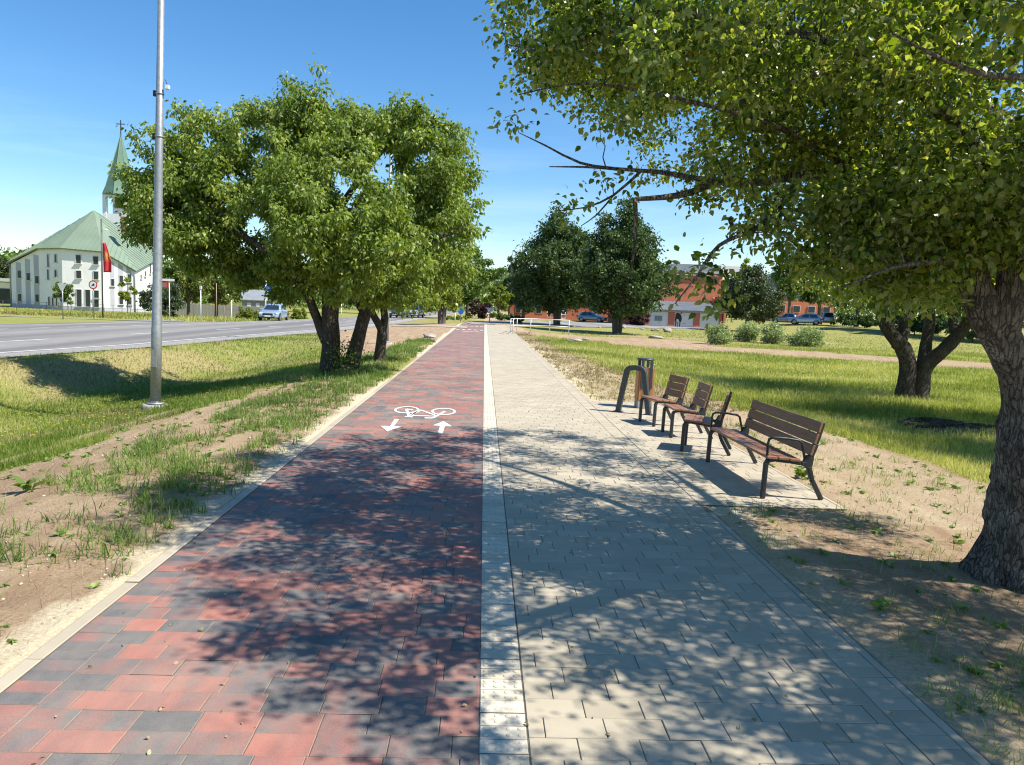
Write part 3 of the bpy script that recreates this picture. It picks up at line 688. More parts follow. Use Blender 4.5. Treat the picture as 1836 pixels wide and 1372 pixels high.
_x, _d = w2c(tg[:, 0], tg[:, 1]); keep = ((_d > 1.75) | ((_x > 2.6) & (_d > .9))) & ~((_d < 2.3) & (_x < 1.9)) & ~((_x < .35) & (tg[:, 2] < 3.0)) & ~((tg[:, 2] < 1.72))
# hang line of the crown as one sees it from below: keep boughs above it
_px, _py = proj(_x, _d, tg[:, 2])
keep &= _py < np.interp(_px, [850, 900, 960, 1050, 1150, 1230, 1300, 1400, 1480, 1600, 1680, 1730, 1900], [50, 210, 240, 325, 340, 390, 400, 465, 520, 540, 535, 470, 470])
keep &= _px > 890
tg = tg[keep]
extra = np.array([np.array(WD(*q)) for q in [(1262, 490, 4.4), (1248, 505, 4.4), (1280, 470, 4.5), (1300, 520, 4.3), (1290, 545, 4.3), (1235, 480, 4.45), (925, 225, 5.9), (905, 215, 5.9), (1085, 325, 5.7), (1125, 330, 5.7), (1010, 375, 5.9), (1045, 365, 5.8), (900, 50, 5.5), (925, 100, 5.5), (950, 150, 5.5)]])
tg = np.concatenate([tg, extra]) - np.array(b0)
ends = grow(mb, nodes, tg, rg, .011, .1)
tk = mb.build('trunk', BARK, apple)
P, A, TM = cluster_leaves(tg, ends, 31, .078, rg)
foliage('crown', APPLE, apple, P, A, rg.uniform(.03, .066, len(P)), .6, rg, .3, True, TM)

# ---- second apple tree, on the meadow
rg = np.random.default_rng(12)
b1 = onto(1632, 716, -.3)
app2 = thing('apple_tree', 'dark low-forking apple tree standing on the meadow behind the benches', 'tree', b1, group='apple trees')
D1 = w2c(b1.x, b1.y)[1]
def loc1(pts): return [np.array(WD(p[0], p[1], D1 + p[2])) - np.array(b1) for p in pts]
mb = MB(); nodes = ([], [])
limb(mb, loc1([(1622, 728, 0), (1622, 700, 0), (1628, 660, 0), (1618, 625, 0), (1597, 598, 0), (1580, 560, .1), (1575, 500, .2)]), [.30, .24, .21, .2, .17, .14, .1], rg, 14, .12, .1, nodes)
limb(mb, loc1([(1612, 625, 0), (1622, 580, .2), (1615, 520, .4), (1600, 440, .6)]), [.17, .15, .12, .07], rg, 12, .12, .1, nodes)
limb(mb, loc1([(1648, 728, 0), (1650, 690, 0), (1660, 655, 0), (1690, 630, -.1), (1722, 596, -.2), (1745, 565, -.4), (1790, 500, -.6)]), [.26, .22, .2, .17, .15, .12, .07], rg, 14, .12, .1, nodes)
limb(mb, loc1([(1652, 665, 0), (1660, 620, .3), (1668, 560, .5), (1660, 480, .7)]), [.17, .15, .13, .08], rg, 12, .12, .1, nodes)
limb(mb, loc1([(1715, 603, -.2), (1708, 560, .2), (1725, 500, .3)]), [.12, .11, .06], rg, 12, .12, .1, nodes)
bl = [(np.array(WD(px, py, D1 + dd)) - np.array(b1), (r * sx, r * 1.0, r * .72)) for px, py, dd, r, sx in
      ((1560, 470, .5, 1.5, 1), (1660, 420, .8, 1.9, 1), (1780, 450, .3, 1.7, 1), (1500, 500, -.3, 1.0, 1), (1600, 520, -1.2, .9, 1), (1700, 500, -1.3, 1.1, 1), (1840, 500, 0, 1.4, 1), (1650, 340, 1.0, 1.6, 1), (1560, 380, 1.5, 1.5, 1), (1760, 350, 1.0, 1.6, 1))]
tg, _ = blobpts(bl, 1100, rg, .35); tg = tg[tg[:, 2] > 1.55]
ends = grow(mb, nodes, tg, rg, .014, .1)
mb.build('trunk', DARKBARK, app2)
P, A, TM = cluster_leaves(tg, ends, 40, .15, rg)
foliage('crown', APPLE, app2, P, A, rg.uniform(.06, .095, len(P)), .62, rg, .3, False, TM)

# ---- third apple tree, mostly beyond the right edge; its shade lies on the meadow
rg = np.random.default_rng(17)
b4 = c2w(11.4, 12.4); b4.z = zz(b4.x, b4.y) - .05
app3 = thing('apple_tree', 'apple tree mostly beyond the right edge of the view, throwing broad shade on the meadow', 'tree', b4, group='apple trees')
mb = MB(); nodes = ([], [])
limb(mb, [(0, 0, -.1), (0, 0, .5), (.05, .1, 1.2), (-.3, .3, 2.0), (-1.0, .6, 2.9)], [.3, .23, .2, .15, .08], rg, 14, .12, .1, nodes)
limb(mb, [(.03, .05, 1.0), (.4, -.3, 1.8), (.6, -1.0, 2.8), (.4, -2.0, 3.4)], [.18, .15, .11, .05], rg, 12, .12, .1, nodes)
limb(mb, [(0, .1, 1.1), (.2, .8, 2.0), (.1, 1.8, 3.0)], [.17, .14, .06], rg, 12, .12, .1, nodes)
tg = clumps([((-.6, .2, 3.6), (2.9, 3.6, 1.2)), ((-.4, -2.2, 3.2), (2.2, 1.8, 1.0)), ((.2, 2.4, 3.3), (2.4, 1.8, 1.0)), ((-.8, 3.4, 3.3), (2.4, 1.6, .9)), ((-1.0, -3.0, 3.1), (1.9, 1.4, .8))], 260, 7, .5, rg, .2)
ends = grow(mb, nodes, tg, rg, .014, .1, nseg=3)
mb.build('trunk', DARKBARK, app3)
P, A, TM = cluster_leaves(tg, ends, 66, .19, rg)
foliage('crown', APPLE, app3, P, A, rg.uniform(.06, .095, len(P)), .62, rg, .3, False, TM)

# ---- pear trees by the ditch
rg = np.random.default_rng(13)
b2 = onto(605, 668, -.1); D2 = w2c(b2.x, b2.y)[1]
pear = thing('pear_tree', 'broad leafy pear tree with two dark stems rising from one base beside the ditch', 'tree', b2, group='pear trees')
def loc2(pts, b=b2): return [np.array(WD(p[0], p[1], D2 + p[2])) - np.array(b) for p in pts]
mb = MB(); nodes = ([], [])
limb(mb, loc2([(592, 676, 0), (592, 655, 0), (594, 615, 0), (592, 575, 0), (592, 530, 0), (596, 480, 0), (592, 400, .2), (585, 310, .2), (575, 220, .2)]), [.32, .24, .225, .21, .19, .17, .14, .09, .04], rg, 14, .15, .09, nodes)
limb(mb, loc2([(586, 612, 0), (574, 585, 0), (565, 562, 0), (545, 520, -.3), (500, 470, -.6), (430, 420, -.8), (340, 390, -.6)]), [.14, .12, .11, .10, .08, .055, .02], rg, 12, .15, .1, nodes)
limb(mb, loc2([(622, 674, 0), (632, 645, 0), (643, 605, 0), (652, 570, 0), (662, 545, 0), (690, 480, -.2), (720, 400, -.3), (745, 310, -.2)]), [.25, .185, .165, .155, .14, .11, .08, .03], rg, 14, .15, .1, nodes)
limb(mb, loc2([(655, 565, 0), (640, 540, .2), (635, 500, .3), (620, 420, .4)]), [.1, .08, .07, .04], rg, 10, .15, .1, nodes)
for pts, r in (([(596, 500, 0), (520, 400, .4), (420, 300, .6), (380, 230, .6)], [.13, .1, .06, .02]), ([(592, 400, .2), (660, 300, .5), (720, 240, .6)], [.1, .07, .02]), ([(590, 440, .1), (700, 380, 1.0), (820, 330, 1.0)], [.1, .07, .02]),
               ([(430, 420, -.8), (340, 330, -.2), (290, 290, 0), (255, 350, 0)], [.06, .045, .03, .01]), ([(700, 450, -.2), (780, 430, -.5), (840, 400, -.3)], [.06, .045, .015]), ([(600, 470, 0), (580, 430, -1.2), (540, 400, -2)], [.08, .06, .02])):
    limb(mb, loc2(pts), r, rg, 8, .2, .1, nodes)
def pb(px, py, rx, ry, dd=0, dr=None, w=1.0):
    s_ = (D2 + dd) / F; return (np.array(WD(px, py, D2 + dd)) - np.array(b2), (rx * s_, (dr or rx) * s_, ry * s_), w)
bl = [pb(590, 265, 92, 80), pb(553, 226, 42, 36), pb(612, 220, 38, 36), pb(480, 270, 100, 80, .5), pb(385, 265, 75, 65, .2), pb(320, 270, 40, 50, .2, None, .7), pb(290, 330, 50, 60, 0), pb(262, 378, 38, 45, 0, None, .8), pb(330, 385, 75, 75, -.3, None, 1.7), pb(360, 440, 65, 45, -.2, None, 2.2), pb(290, 420, 50, 45, 0, None, 2.0), pb(400, 350, 55, 70, -.4, None, 1.3), pb(250, 350, 30, 30),
      pb(700, 280, 95, 75, .4), pb(770, 300, 70, 80, .3), pb(795, 360, 55, 70, .2), pb(760, 400, 90, 85, .3), pb(600, 340, 110, 90, -1.2), pb(520, 370, 70, 60, -1.6), pb(590, 430, 100, 70, -2.0), pb(680, 450, 90, 85, -1.6), pb(640, 510, 75, 45, -1.4), pb(720, 500, 60, 55, -.8), pb(780, 470, 45, 50, 0), pb(540, 470, 60, 60, -.6), pb(475, 470, 50, 45, .5, None, 1.1), pb(520, 500, 45, 35, .8), pb(440, 475, 30, 35, .3), pb(600, 380, 120, 100, 1.6, None, .6)]
tg = clumps(bl, 520, 6, .34, rg, .62)
cs_, us_ = blobpts(bl, 150, rg, .92); us_[:, 2] = np.abs(us_[:, 2]) + .8; us_[:, 0] *= .6; us_ /= np.linalg.norm(us_, axis=1, keepdims=True)   # shoots that break the outline
tg = np.concatenate([tg] + [cs_ + us_ * q_ * rg.uniform(.4, 1.0, (150, 1)) for q_ in (.2, .45, .7)])
hole = vnoise(tg[:, 0] * .75 + 7, tg[:, 2] * .9, 81) + vnoise(tg[:, 1] * .8, tg[:, 2] * .8 + 3, 82) + .5 * vnoise(tg[:, 0] * 2.2, tg[:, 2] * 2.2 + tg[:, 1], 83)
tg = tg[(hole > .93) | ((tg[:, 2] < 3.3) & (hole > .7)) | ((tg[:, 0] > 1.3) & (hole > .78))]
ends = grow(mb, nodes, tg, rg, .012, .08, nseg=3)
mb.build('trunk', DARKBARK, pear)
P, A, TM = cluster_leaves(tg, ends, 50, .105, rg, .8)
foliage('crown', PEAR, pear, P, A, rg.uniform(.08, .14, len(P)), .5, rg, .3, False, TM)
rs = np.random.default_rng(5)
P = np.array([0.22, -.1, .35]) + rs.normal(0, 1, (900, 3)) * [.22, .2, .22]; P[:, 2] = np.abs(P[:, 2])
foliage('base_suckers', PEAR, pear, P, rs.normal(size=(900, 3)) + [0, 0, .6], rs.uniform(.05, .09, 900), .55, rs, .2, False)
b3 = onto(683, 650, -.05)
p3 = thing('pear_tree', 'slim leaning trunk of the smaller pear tree beside the galvanised post', 'tree', b3, group='pear trees'); D3 = float(w2c(b3.x, b3.y)[1])
def loc3(pts): return [np.array(WD(p[0], p[1], D3 + p[2])) - np.array(b3) for p in pts]
mb = MB(); nodes = ([], [])
limb(mb, loc3([(681, 655, 0), (682, 630, 0), (685, 600, 0), (683, 588, 0), (672, 570, 0), (664, 552, 0), (655, 520, .1), (660, 460, .2)]), [.2, .155, .14, .12, .1, .09, .07, .04], rg, 12, .12, .1, nodes)
limb(mb, loc3([(684, 596, 0), (690, 570, .1), (690, 545, .2), (720, 480, .3), (760, 440, .4)]), [.13, .11, .1, .07, .03], rg, 12, .12, .1, nodes)
bl = [(np.array(WD(px, py, D3 + dd)) - np.array(b3), (r, r, r * .8)) for px, py, dd, r in ((720, 500, 0, 1.2), (760, 460, .3, 1.3), (690, 470, .5, 1.1), (790, 420, .5, 1.0), (745, 520, 0, .8), (800, 480, .2, .7))]
tg, _ = blobpts(bl, 330, rg, .4); ends = grow(mb, nodes, tg, rg, .012, .08, nseg=3)
mb.build('trunk', DARKBARK, p3)
P, A, TM = cluster_leaves(tg, ends, 40, .16, rg, .7)
foliage('crown', PEAR, p3, P, A, rg.uniform(.08, .13, len(P)), .5, rg, .3, False, TM)

# ---- trees further off: each its own crown, trunk and limbs
def lm(name, a, b, c, t=.25): return leafmat(name, [(.05, a), (.5, b), (.95, c)], transl=t, rough=.5, spec=.35)
G_DARK = lm('dark_lime_leaf', (.025, .05, .014), (.055, .095, .028), (.11, .16, .055))
G_MID = lm('green_leaf', (.05, .09, .016), (.105, .17, .03), (.18, .25, .055))
G_YEL = lm('yellow_green_leaf', (.09, .12, .014), (.18, .23, .028), (.3, .34, .06), .38)
G_CON = lm('evergreen_needle', (.025, .042, .014), (.055, .078, .025), (.10, .125, .04), .1)
G_OLV = lm('olive_leaf', (.06, .08, .016), (.125, .15, .028), (.21, .23, .055))
G_BLU = lm('bluish_leaf', (.04, .065, .035), (.075, .11, .055), (.13, .165, .085))
G_PUR = lm('purple_leaf', (.022, .010, .010), (.045, .018, .018), (.08, .035, .03))
G_PALE = lm('silvery_shrub_leaf', (.13, .165, .08), (.28, .33, .17), (.48, .51, .33), .35)
G_HEDGE = lm('bright_hedge_leaf', (.07, .10, .012), (.16, .20, .02), (.26, .3, .04), .3)
TB = pm('plain_bark', (.07, .055, .045), (.13, .11, .09), 8, .9, bmp=.6, bdist=.03)
def far_tree(name, label, base, shapes, mat, n, ls, seed, trunk=.2, cat='tree', group=None, inner=.55, ntr=1, hang=.2, tuft=.0, bare=.25, wr=.55):
    """base: world point; shapes: (dx, dy, z, rx, ry, rz) lobes in metres from the base"""
    r = np.random.default_rng(seed); t = thing(name, label, cat, base, group=group)
    bl = [((a, b, c), (d, e, f)) for a, b, c, d, e, f in shapes]
    n = int(n * 2.1); ls *= 1.12; tg = clumps(bl, max(10, n // 190), 6, .24 * np.mean([max(q_[3:]) for q_ in shapes]), r, inner)
    tg = tg[tg[:, 2] > bare]; top = max(s[2] + s[5] for s in shapes); cz = np.mean([s[2] for s in shapes])
    sz = np.mean([max(s[3:]) for s in shapes])
    mb = MB(); nodes = ([], [])
    for k in range(ntr):
        ox = (k - (ntr - 1) / 2) * trunk * 1.6
        limb(mb, [(ox * .5, 0, -.15), (ox, 0, .4), (ox * 1.5, 0, cz * .6), (ox * 2, .1, cz), (ox * 2, 0, top * .86)], [trunk * 1.25, trunk, trunk * .8, trunk * .55, trunk * .12], r, 8, .5, .08, nodes)
    for s in shapes:
        limb(mb, [(0, 0, max(.2, min(cz * .5, s[2] * .5))), (s[0] * .5, s[1] * .5, s[2] * .8), (s[0], s[1], s[2] + s[5] * .4)], [trunk * .5, trunk * .35, trunk * .1], r, 6, .6, .08, nodes)
    mb.build('trunk', TB, t)
    k = np.repeat(np.arange(len(tg)), max(1, n // len(tg)))
    P = tg[k] + r.normal(0, 1, (len(k), 3)) * (sz * .085 + tuft) * np.array([1, 1, .8])
    okp = P[:, 2] > bare * .7; P = P[okp]; TMk = np.clip(r.normal(.5, .18, len(tg)), .05, .95)[k][okp]
    A = r.normal(0, 1, (len(P), 3)) + np.array([0, 0, -hang])
    foliage('crown', mat, t, P, A, ls * r.uniform(.6, 1.3, len(P)), wr, r, .2, False, TMk); return t
def px_tree(name, label, px, pyb, pyt, rpx, d, mat, n, ls, seed, prof='round', zb=None, **kw):
    """placed d metres ahead where the photo shows it; size from the photo's own size at that distance"""
    q = WD(px, pyb, d); s_ = d / F
    zb = zz(q.x, q.y) if zb is None else zb
    H = WD(px, pyt, d).z - zb; R = rpx * s_; r = random.Random(seed); q.z = zb
    if prof == 'round': sh = [(0, 0, H * .62, R * .8, R * .8, H * .36)] + [(math.cos(a) * R * .5, math.sin(a) * R * .5, H * r.uniform(.4, .68), R * r.uniform(.42, .58), R * .5, H * r.uniform(.17, .26)) for a in np.arange(0, 6.2, .9)]
    elif prof == 'cone': sh = [(r.uniform(-.08, .08) * R, r.uniform(-.1, .1) * R, H * (.18 + .76 * k / 8), R * (1.0 - k / 8 * .86) * r.uniform(.88, 1.1), R * (1.0 - k / 8 * .86), H * .13) for k in range(9)]
    elif prof == 'egg': sh = [(r.uniform(-.1, .1) * R, r.uniform(-.1, .1) * R, H * (.26 + .68 * k / 8), R * [.80, .98, 1, .95, .84, .70, .53, .35, .17][k] * r.uniform(.9, 1.06), R * [.80, .98, 1, .95, .84, .70, .53, .35, .17][k], H * .13) for k in range(9)]
    elif prof == 'bush': sh = [(0, 0, H * .5, R * .75, R * .75, H * .48)] + [(math.cos(a) * R * .5, math.sin(a) * R * .5, H * r.uniform(.3, .55), R * .5, R * .5, H * .38) for a in np.arange(0, 6.2, 1.1)]
    elif prof == 'wide': sh = [((k / 4 - .5) * 1.5 * R, r.uniform(-.2, .2) * R, H * r.uniform(.55, .68), R * .45, R * .4, H * r.uniform(.26, .36)) for k in range(5)] + [((k / 3 - .5) * 1.3 * R, -.2 * R, H * r.uniform(.3, .45), R * .42, R * .4, H * .25) for k in range(4)]
    return far_tree(name, label, q, sh, mat, n, ls, seed, **kw)
LT = 'lime trees by the yard'
px_tree('lime_tree', 'dense dark conical tree, left of the pair in front of the brick building', 998, 585, 385, 86, 80, G_DARK, 26000, .27, 21, 'egg', trunk=.22, group=LT, ntr=2, bare=1.2, inner=.62)
px_tree('lime_tree', 'dense dark tree with a multiple trunk beside the garages, right of the pair', 1106, 599, 362, 84, 64.5, G_DARK, 26000, .23, 22, 'egg', trunk=.17, group=LT, ntr=3, bare=1.0, inner=.62)
BT = 'trees beyond the junction'
px_tree('tree', 'bright yellow-green tree with twin trunks at the end of the sandy verge', 792, 575, 470, 42, 68, G_YEL, 5200, .20, 23, 'round', trunk=.2, group=BT, ntr=2, bare=1.2)
px_tree('tree', 'tall green tree rising behind the yellow-green tree left of the path end', 838, 572, 436, 58, 105, G_MID, 9000, .36, 24, 'round', trunk=.3, group=BT)
px_tree('birch_tree', 'tall pale birch behind the end of the paths', 913, 570, 448, 30, 150, G_BLU, 4200, .45, 25, 'egg', trunk=.3, group=BT)
px_tree('tree', 'low yellow-green tree at the vanishing end of the footpath', 893, 572, 508, 30, 112, G_YEL, 3000, .32, 26, 'round', trunk=.2, group=BT)
px_tree('tree', 'dark tree filling the gap left of the conical pair', 938, 574, 472, 28, 118, G_DARK, 4200, .36, 27, 'egg', trunk=.25, group=BT)
px_tree('purple_shrub', 'dark purple rounded shrub at the end of the cycle path', 858, 574, 534, 25, 100, G_PUR, 2600, .25, 28, 'bush', trunk=.08, cat='shrub', bare=.1)
px_tree('tree', 'green tree behind the yellow-green twin trunk tree, beside the road', 756, 568, 446, 50, 120, G_MID, 4500, .4, 29, 'round', trunk=.25, group=BT)
px_tree('olive_tree', 'olive-green tree left of the two on the lawn past the direction sign', 338, 570, 478, 38, 80, G_OLV, 4600, .24, 30, 'round', trunk=.2, group='olive-green lawn trees', bare=.9)
px_tree('olive_tree', 'olive-green tree right of the two on the lawn beside the car', 388, 570, 462, 40, 84, G_OLV, 4800, .25, 31, 'round', trunk=.2, group='olive-green lawn trees', bare=.9)
px_tree('large_shrub', 'round grey-green shrub behind the tall lamp post beside the church', 288, 566, 496, 42, 72, G_BLU, 4600, .2, 32, 'bush', trunk=.1, cat='shrub', bare=.1)
px_tree('young_tree', 'staked dark young tree on the church lawn by the triangular sign', 110, 560, 493, 19, 84, G_MID, 1500, .2, 33, 'round', trunk=.06, group='young trees on the church lawn', bare=1.4)
px_tree('young_tree', 'thin yellow-leaved young tree in front of the church wall', 229, 562, 492, 17, 80, G_YEL, 800, .22, 34, 'round', trunk=.05, group='young trees on the church lawn', bare=1.5)
px_tree('young_tree', 'sparse young tree inside a wooden stake frame on the church lawn', 122, 560, 515, 10, 86, G_MID, 500, .18, 35, 'round', trunk=.04, group='young trees on the church lawn', bare=1.0)
CT = 'trees around the church'
px_tree('tree', 'dark green tree rising behind the right side of the church', 318, 560, 452, 48, 135, G_MID, 5200, .45, 36, 'round', trunk=.3, group=CT)
px_tree('tree', 'dark tree at the far left edge behind the church', 4, 556, 455, 30, 160, G_CON, 4200, .5, 37, 'round', trunk=.3, group=CT)
for k, (px, pt, rp, d, mt, lab) in enumerate(((440, 478, 50, 150, G_MID, 'wide green tree behind the hedge above the silver car'), (510, 470, 55, 155, G_DARK, 'dark tree behind the road seen under the left pear bough'), (585, 490, 45, 150, G_MID, 'green tree behind the road between the pear stems'), (660, 478, 50, 165, G_DARK, 'dark tree across the road right of the leaning pear stem'), (715, 500, 36, 130, G_MID, 'green tree across the road behind the galvanised post'))):
    px_tree('tree', lab, px, 566, pt, rp, d, mt, 4200, .5, 50 + k, 'round', trunk=.3, group='trees across the road')
px_tree('spruce_tree', 'broad dark evergreen at the right end of the garages', 1338, 592, 474, 58, 88, G_CON, 13000, .24, 41, 'egg', trunk=.2, cat='tree', bare=.2, inner=.7, hang=.6)
px_tree('poplar_tree', 'slim poplar top above the brick building', 1330, 575, 452, 14, 150, G_YEL, 1500, .45, 42, 'egg', trunk=.2)
RT = 'trees beyond the right-hand lawn'
for k, (px, pt, rp, d, mt, lab) in enumerate(((1412, 436, 34, 140, G_MID, 'round tree crown showing in the sky gap above the parked cars'), (1466, 455, 42, 122, G_DARK, 'broad dark tree standing right behind the parked cars'), (1535, 410, 60, 100, G_DARK, 'tall dark tree behind the low-forking apple tree, right of the parked cars'), (1625, 400, 62, 88, G_MID, 'green tree filling the view between the low apple boughs'), (1715, 395, 70, 80, G_DARK, 'dark tree between the low-forking apple tree and the big trunk'), (1810, 390, 75, 76, G_MID, 'tall green tree behind the big apple trunk'), (1925, 380, 90, 72, G_DARK, 'tall dark tree beyond the right edge of the lawn'))):
    px_tree('tree', lab, px, 592, pt, rp, d, mt, 9000, .34, 60 + k, 'round', trunk=.3, group=RT, bare=.35)
for k, (px, pt, rp, d, lab) in enumerate(((1530, 562, 38, 96, 'low dark shrub right of the parked cars'), (1640, 560, 55, 84, 'low dark thicket seen through the fork of the apple tree'), (1745, 560, 60, 74, 'low dark thicket right of the apple tree fork'))):
    px_tree('thicket_shrub', lab, px, 596, pt, rp, d, G_DARK, 5000, .22, 75 + k, 'wide', trunk=.06, cat='shrub', group='low thickets behind the right-hand lawn', bare=.03)
px_tree('purple_hedge_shrub', 'purple-leaved shrub left of the garage doors', 1140, 592, 553, 26, 96, G_PUR, 4200, .18, 70, 'bush', trunk=.06, cat='shrub', bare=.05)
SH = 'silvery shrubs along the meadow edge'
for k, (px, pb_, pt, rp, lab) in enumerate(((1287, 618, 581, 19, 'silvery-leaved round shrub, the one in front of the last garage door'), (1337, 613, 578, 21, 'silvery-leaved shrub in front of the evergreen at the garages'), (1386, 617, 581, 20, 'silvery-leaved shrub, third along from the garages'), (1444, 622, 583, 29, 'largest and widest silvery-leaved shrub below the parked cars'))):
    q = onto(px, pb_, -.7); px_tree('silvery_shrub', lab, px, pb_, pt, rp, w2c(q.x, q.y)[1], G_PALE, 3000, .12, 80 + k, 'bush', trunk=.04, cat='shrub', group=SH, bare=.04, tuft=.13)
HG = 'clipped hedges beyond the road'
px_tree('hedge_shrub', 'bright yellow-green hedge left of the silver car', 447, 576, 549, 27, 76, G_HEDGE, 3200, .14, 90, 'bush', trunk=.05, cat='shrub', group=HG, bare=.03)
px_tree('hedge_shrub', 'bright green hedge right of the silver car', 532, 574, 552, 22, 84, G_HEDGE, 2400, .15, 91, 'bush', trunk=.05, cat='shrub', group=HG, bare=.03)
px_tree('hedge_shrub', 'low dark green hedge beyond the end of the footpath', 905, 579, 562, 26, 92, G_MID, 2200, .18, 92, 'wide', trunk=.05, cat='shrub', bare=.03)
px_tree('round_shrub', 'low round green shrub behind the white railing', 926, 584, 563, 17, 82, G_MID, 1500, .14, 93, 'bush', trunk=.05, cat='shrub', bare=.03)
px_tree('hedge_shrub', 'low green bushes at the foot of the twin-trunk yellow-green tree', 815, 577, 566, 24, 86, G_HEDGE, 1500, .14, 94, 'wide', trunk=.04, cat='shrub', bare=.03)

# far-off woods that close the horizon all round: one mass
r = np.random.default_rng(99); n = 120000
az = r.uniform(-2.0, 1.3, n); dd = r.uniform(215, 300, n); hh = 7 + 9 * fbm(az * 26, dd * .02, 7) ; xcw = np.sin(az) * dd * 1.05; dw = np.cos(az) * dd
xw, yw = xcw * CA + dw * SA, dw * CA - xcw * SA; zb_ = Z(xw, yw); u = r.random(n) ** .8
P = np.stack([xw, yw, zb_ + hh * u], -1)
tag(foliage('far_woods', G_MID, None, P, r.normal(size=(n, 3)), r.uniform(.8, 1.7, n), .6, r, .2, False), 'far-off belt of woods closing the horizon', 'woods', kind='stuff')
# ------------------------------------------------------------------ church
def bw(mb, name, mat, parent, base, bevel=0.0):
    b = Vector(base); mb.v = [tuple(Vector(v) - b) for v in mb.v]; return mb.build(name, mat, parent, bevel)
PLASTER = pm('white_plaster', (.80, .79, .76), (.72, .71, .68), .6, .85, bmp=.1)
GREYPL = pm('grey_plaster', (.42, .43, .46), (.37, .38, .41), .8, .85)
GREENM = pm('green_painted_sheet_metal', (.185, .245, .175), (.145, .2, .145), .35, .55, spec=.5)
GREEND = pm('dark_green_sheet_metal', (.13, .215, .15), (.10, .17, .12), .5, .45)
WGLASS = pm('dark_window_glass', (.022, .03, .032), (.04, .05, .052), .5, .2, spec=.3)
FRAMEM = pm('pale_window_frame', (.62, .62, .6), (.5, .5, .48), 3, .5)
METAL = pm('galvanised_steel', (.24, .255, .265), (.35, .365, .37), 14, .5, metal=.55)
DKMETAL = pm('dark_steel', (.06, .065, .07), (.1, .105, .11), 8, .45, metal=.3)
BRICKO = pm('orange_brick', (.36, .17, .10), (.42, .24, .15), 6, .85)
base = c2w(-60, 106, 0); base.z = zz(base.x, base.y)
church = thing('church', 'white modern church with pale green sheet-metal roof and tall green spire', 'church', base)
def XZ(px, py, d): a, b = ray(px, py); return a * d, HCAM + b * d
_c = [(20.5, 472, 105.3), (111.7, 445, 100.0), (185, 451.6, 100.5), (241, 486, 102.8), (285, 460, 111.0)]
cp = [(XZ(px, (py + 556) / 2, d)[0], d) for px, py, d in _c] + [(-58, 120), (-70, 115)]
zt = [XZ(px, py, d)[1] for px, py, d in _c] + [XZ(300, 458, 118)[1], XZ(30, 449, 114)[1]]
ZB = base.z - .6
def Cc(p, z): return c2w(p[0], p[1], z)
mb = MB()
n = len(cp); vs = [Cc(p, ZB) for p in cp] + [Cc(p, z - .1) for p, z in zip(cp, zt)]
e05 = ((cp[0][0] * .42 + cp[1][0] * .58), (cp[0][1] * .42 + cp[1][1] * .58)); Z05 = XZ(73.5, 446, 102.2)[1]; vs.append(Cc(e05, Z05))
mb.add(vs, [(0, 1, n + 1, 2 * n, n)] + [(i, (i + 1) % n, (i + 1) % n + n, i + n) for i in range(1, n)] + [tuple(range(n, n + 1)) + (2 * n,) + tuple(range(n + 1, 2 * n))])
wall = bw(mb, 'wall', PLASTER, church, base)
cen = np.mean(cp, axis=0)
def out(p, k): return (cen[0] + (p[0] - cen[0]) * k, cen[1] + (p[1] - cen[1]) * k)
ring_ = [cp[0], e05] + cp[1:]; zr_ = [zt[0], Z05] + zt[1:]
AP = WD(168.4, 377, 107)
mb = MB(); R_ = [Cc(out(p, 1.06), z) for p, z in zip(ring_, zr_)]
m_ = len(R_)
for i in range(m_):
    a, b = R_[i], R_[(i + 1) % m_]; nn = (b - a).cross(AP - a).normalized()
    if nn.z < 0: nn = -nn
    mb.slab([a, b, AP], nn * -.18)
    # standing seams up the fall line
    e = (b - a); Ln = e.length; eu = e.normalized(); up = nn.cross(eu)
    if (AP - a).dot(up) < 0: up = -up
    ax_, h = (AP - a).dot(eu), (AP - a).dot(up); k = .25
    while k < Ln:
        hh = h * (k / ax_) if k < ax_ else h * (Ln - k) / max(Ln - ax_, .01)
        if hh > .4: p0 = a + eu * k + nn * .03; mb.bar(p0, p0 + up * hh * .985, .05, .07)
        k += .62
bw(mb, 'roof', GREENM, church, base)
def fpt(px, py, A, B, o=0.0):
    k, kz = ray(px, py); bx, bd = B[0] - A[0], B[1] - A[1]; t = (k * A[1] - A[0]) / (bx - k * bd); d = A[1] + t * bd
    ln = math.hypot(bx, bd); nx_, nd = bd / ln, -bx / ln
    return c2w(A[0] + t * bx + nx_ * o, d + nd * o, HCAM + kz * d)
def zp(x, y): return x / 3.2667, 200 + y / 3.2667
def rect_on(A, B, x0, y0, x1, y1, o):
    (a, b), (c_, e_) = zp(x0, y0), zp(x1, y1); P0 = fpt(a, (b + e_) / 2, A, B, o); P1 = fpt(c_, (b + e_) / 2, A, B, o); zb = fpt((a + c_) / 2, e_, A, B, o).z; zt_ = fpt((a + c_) / 2, b, A, B, o).z
    return P0, P1, zb, zt_
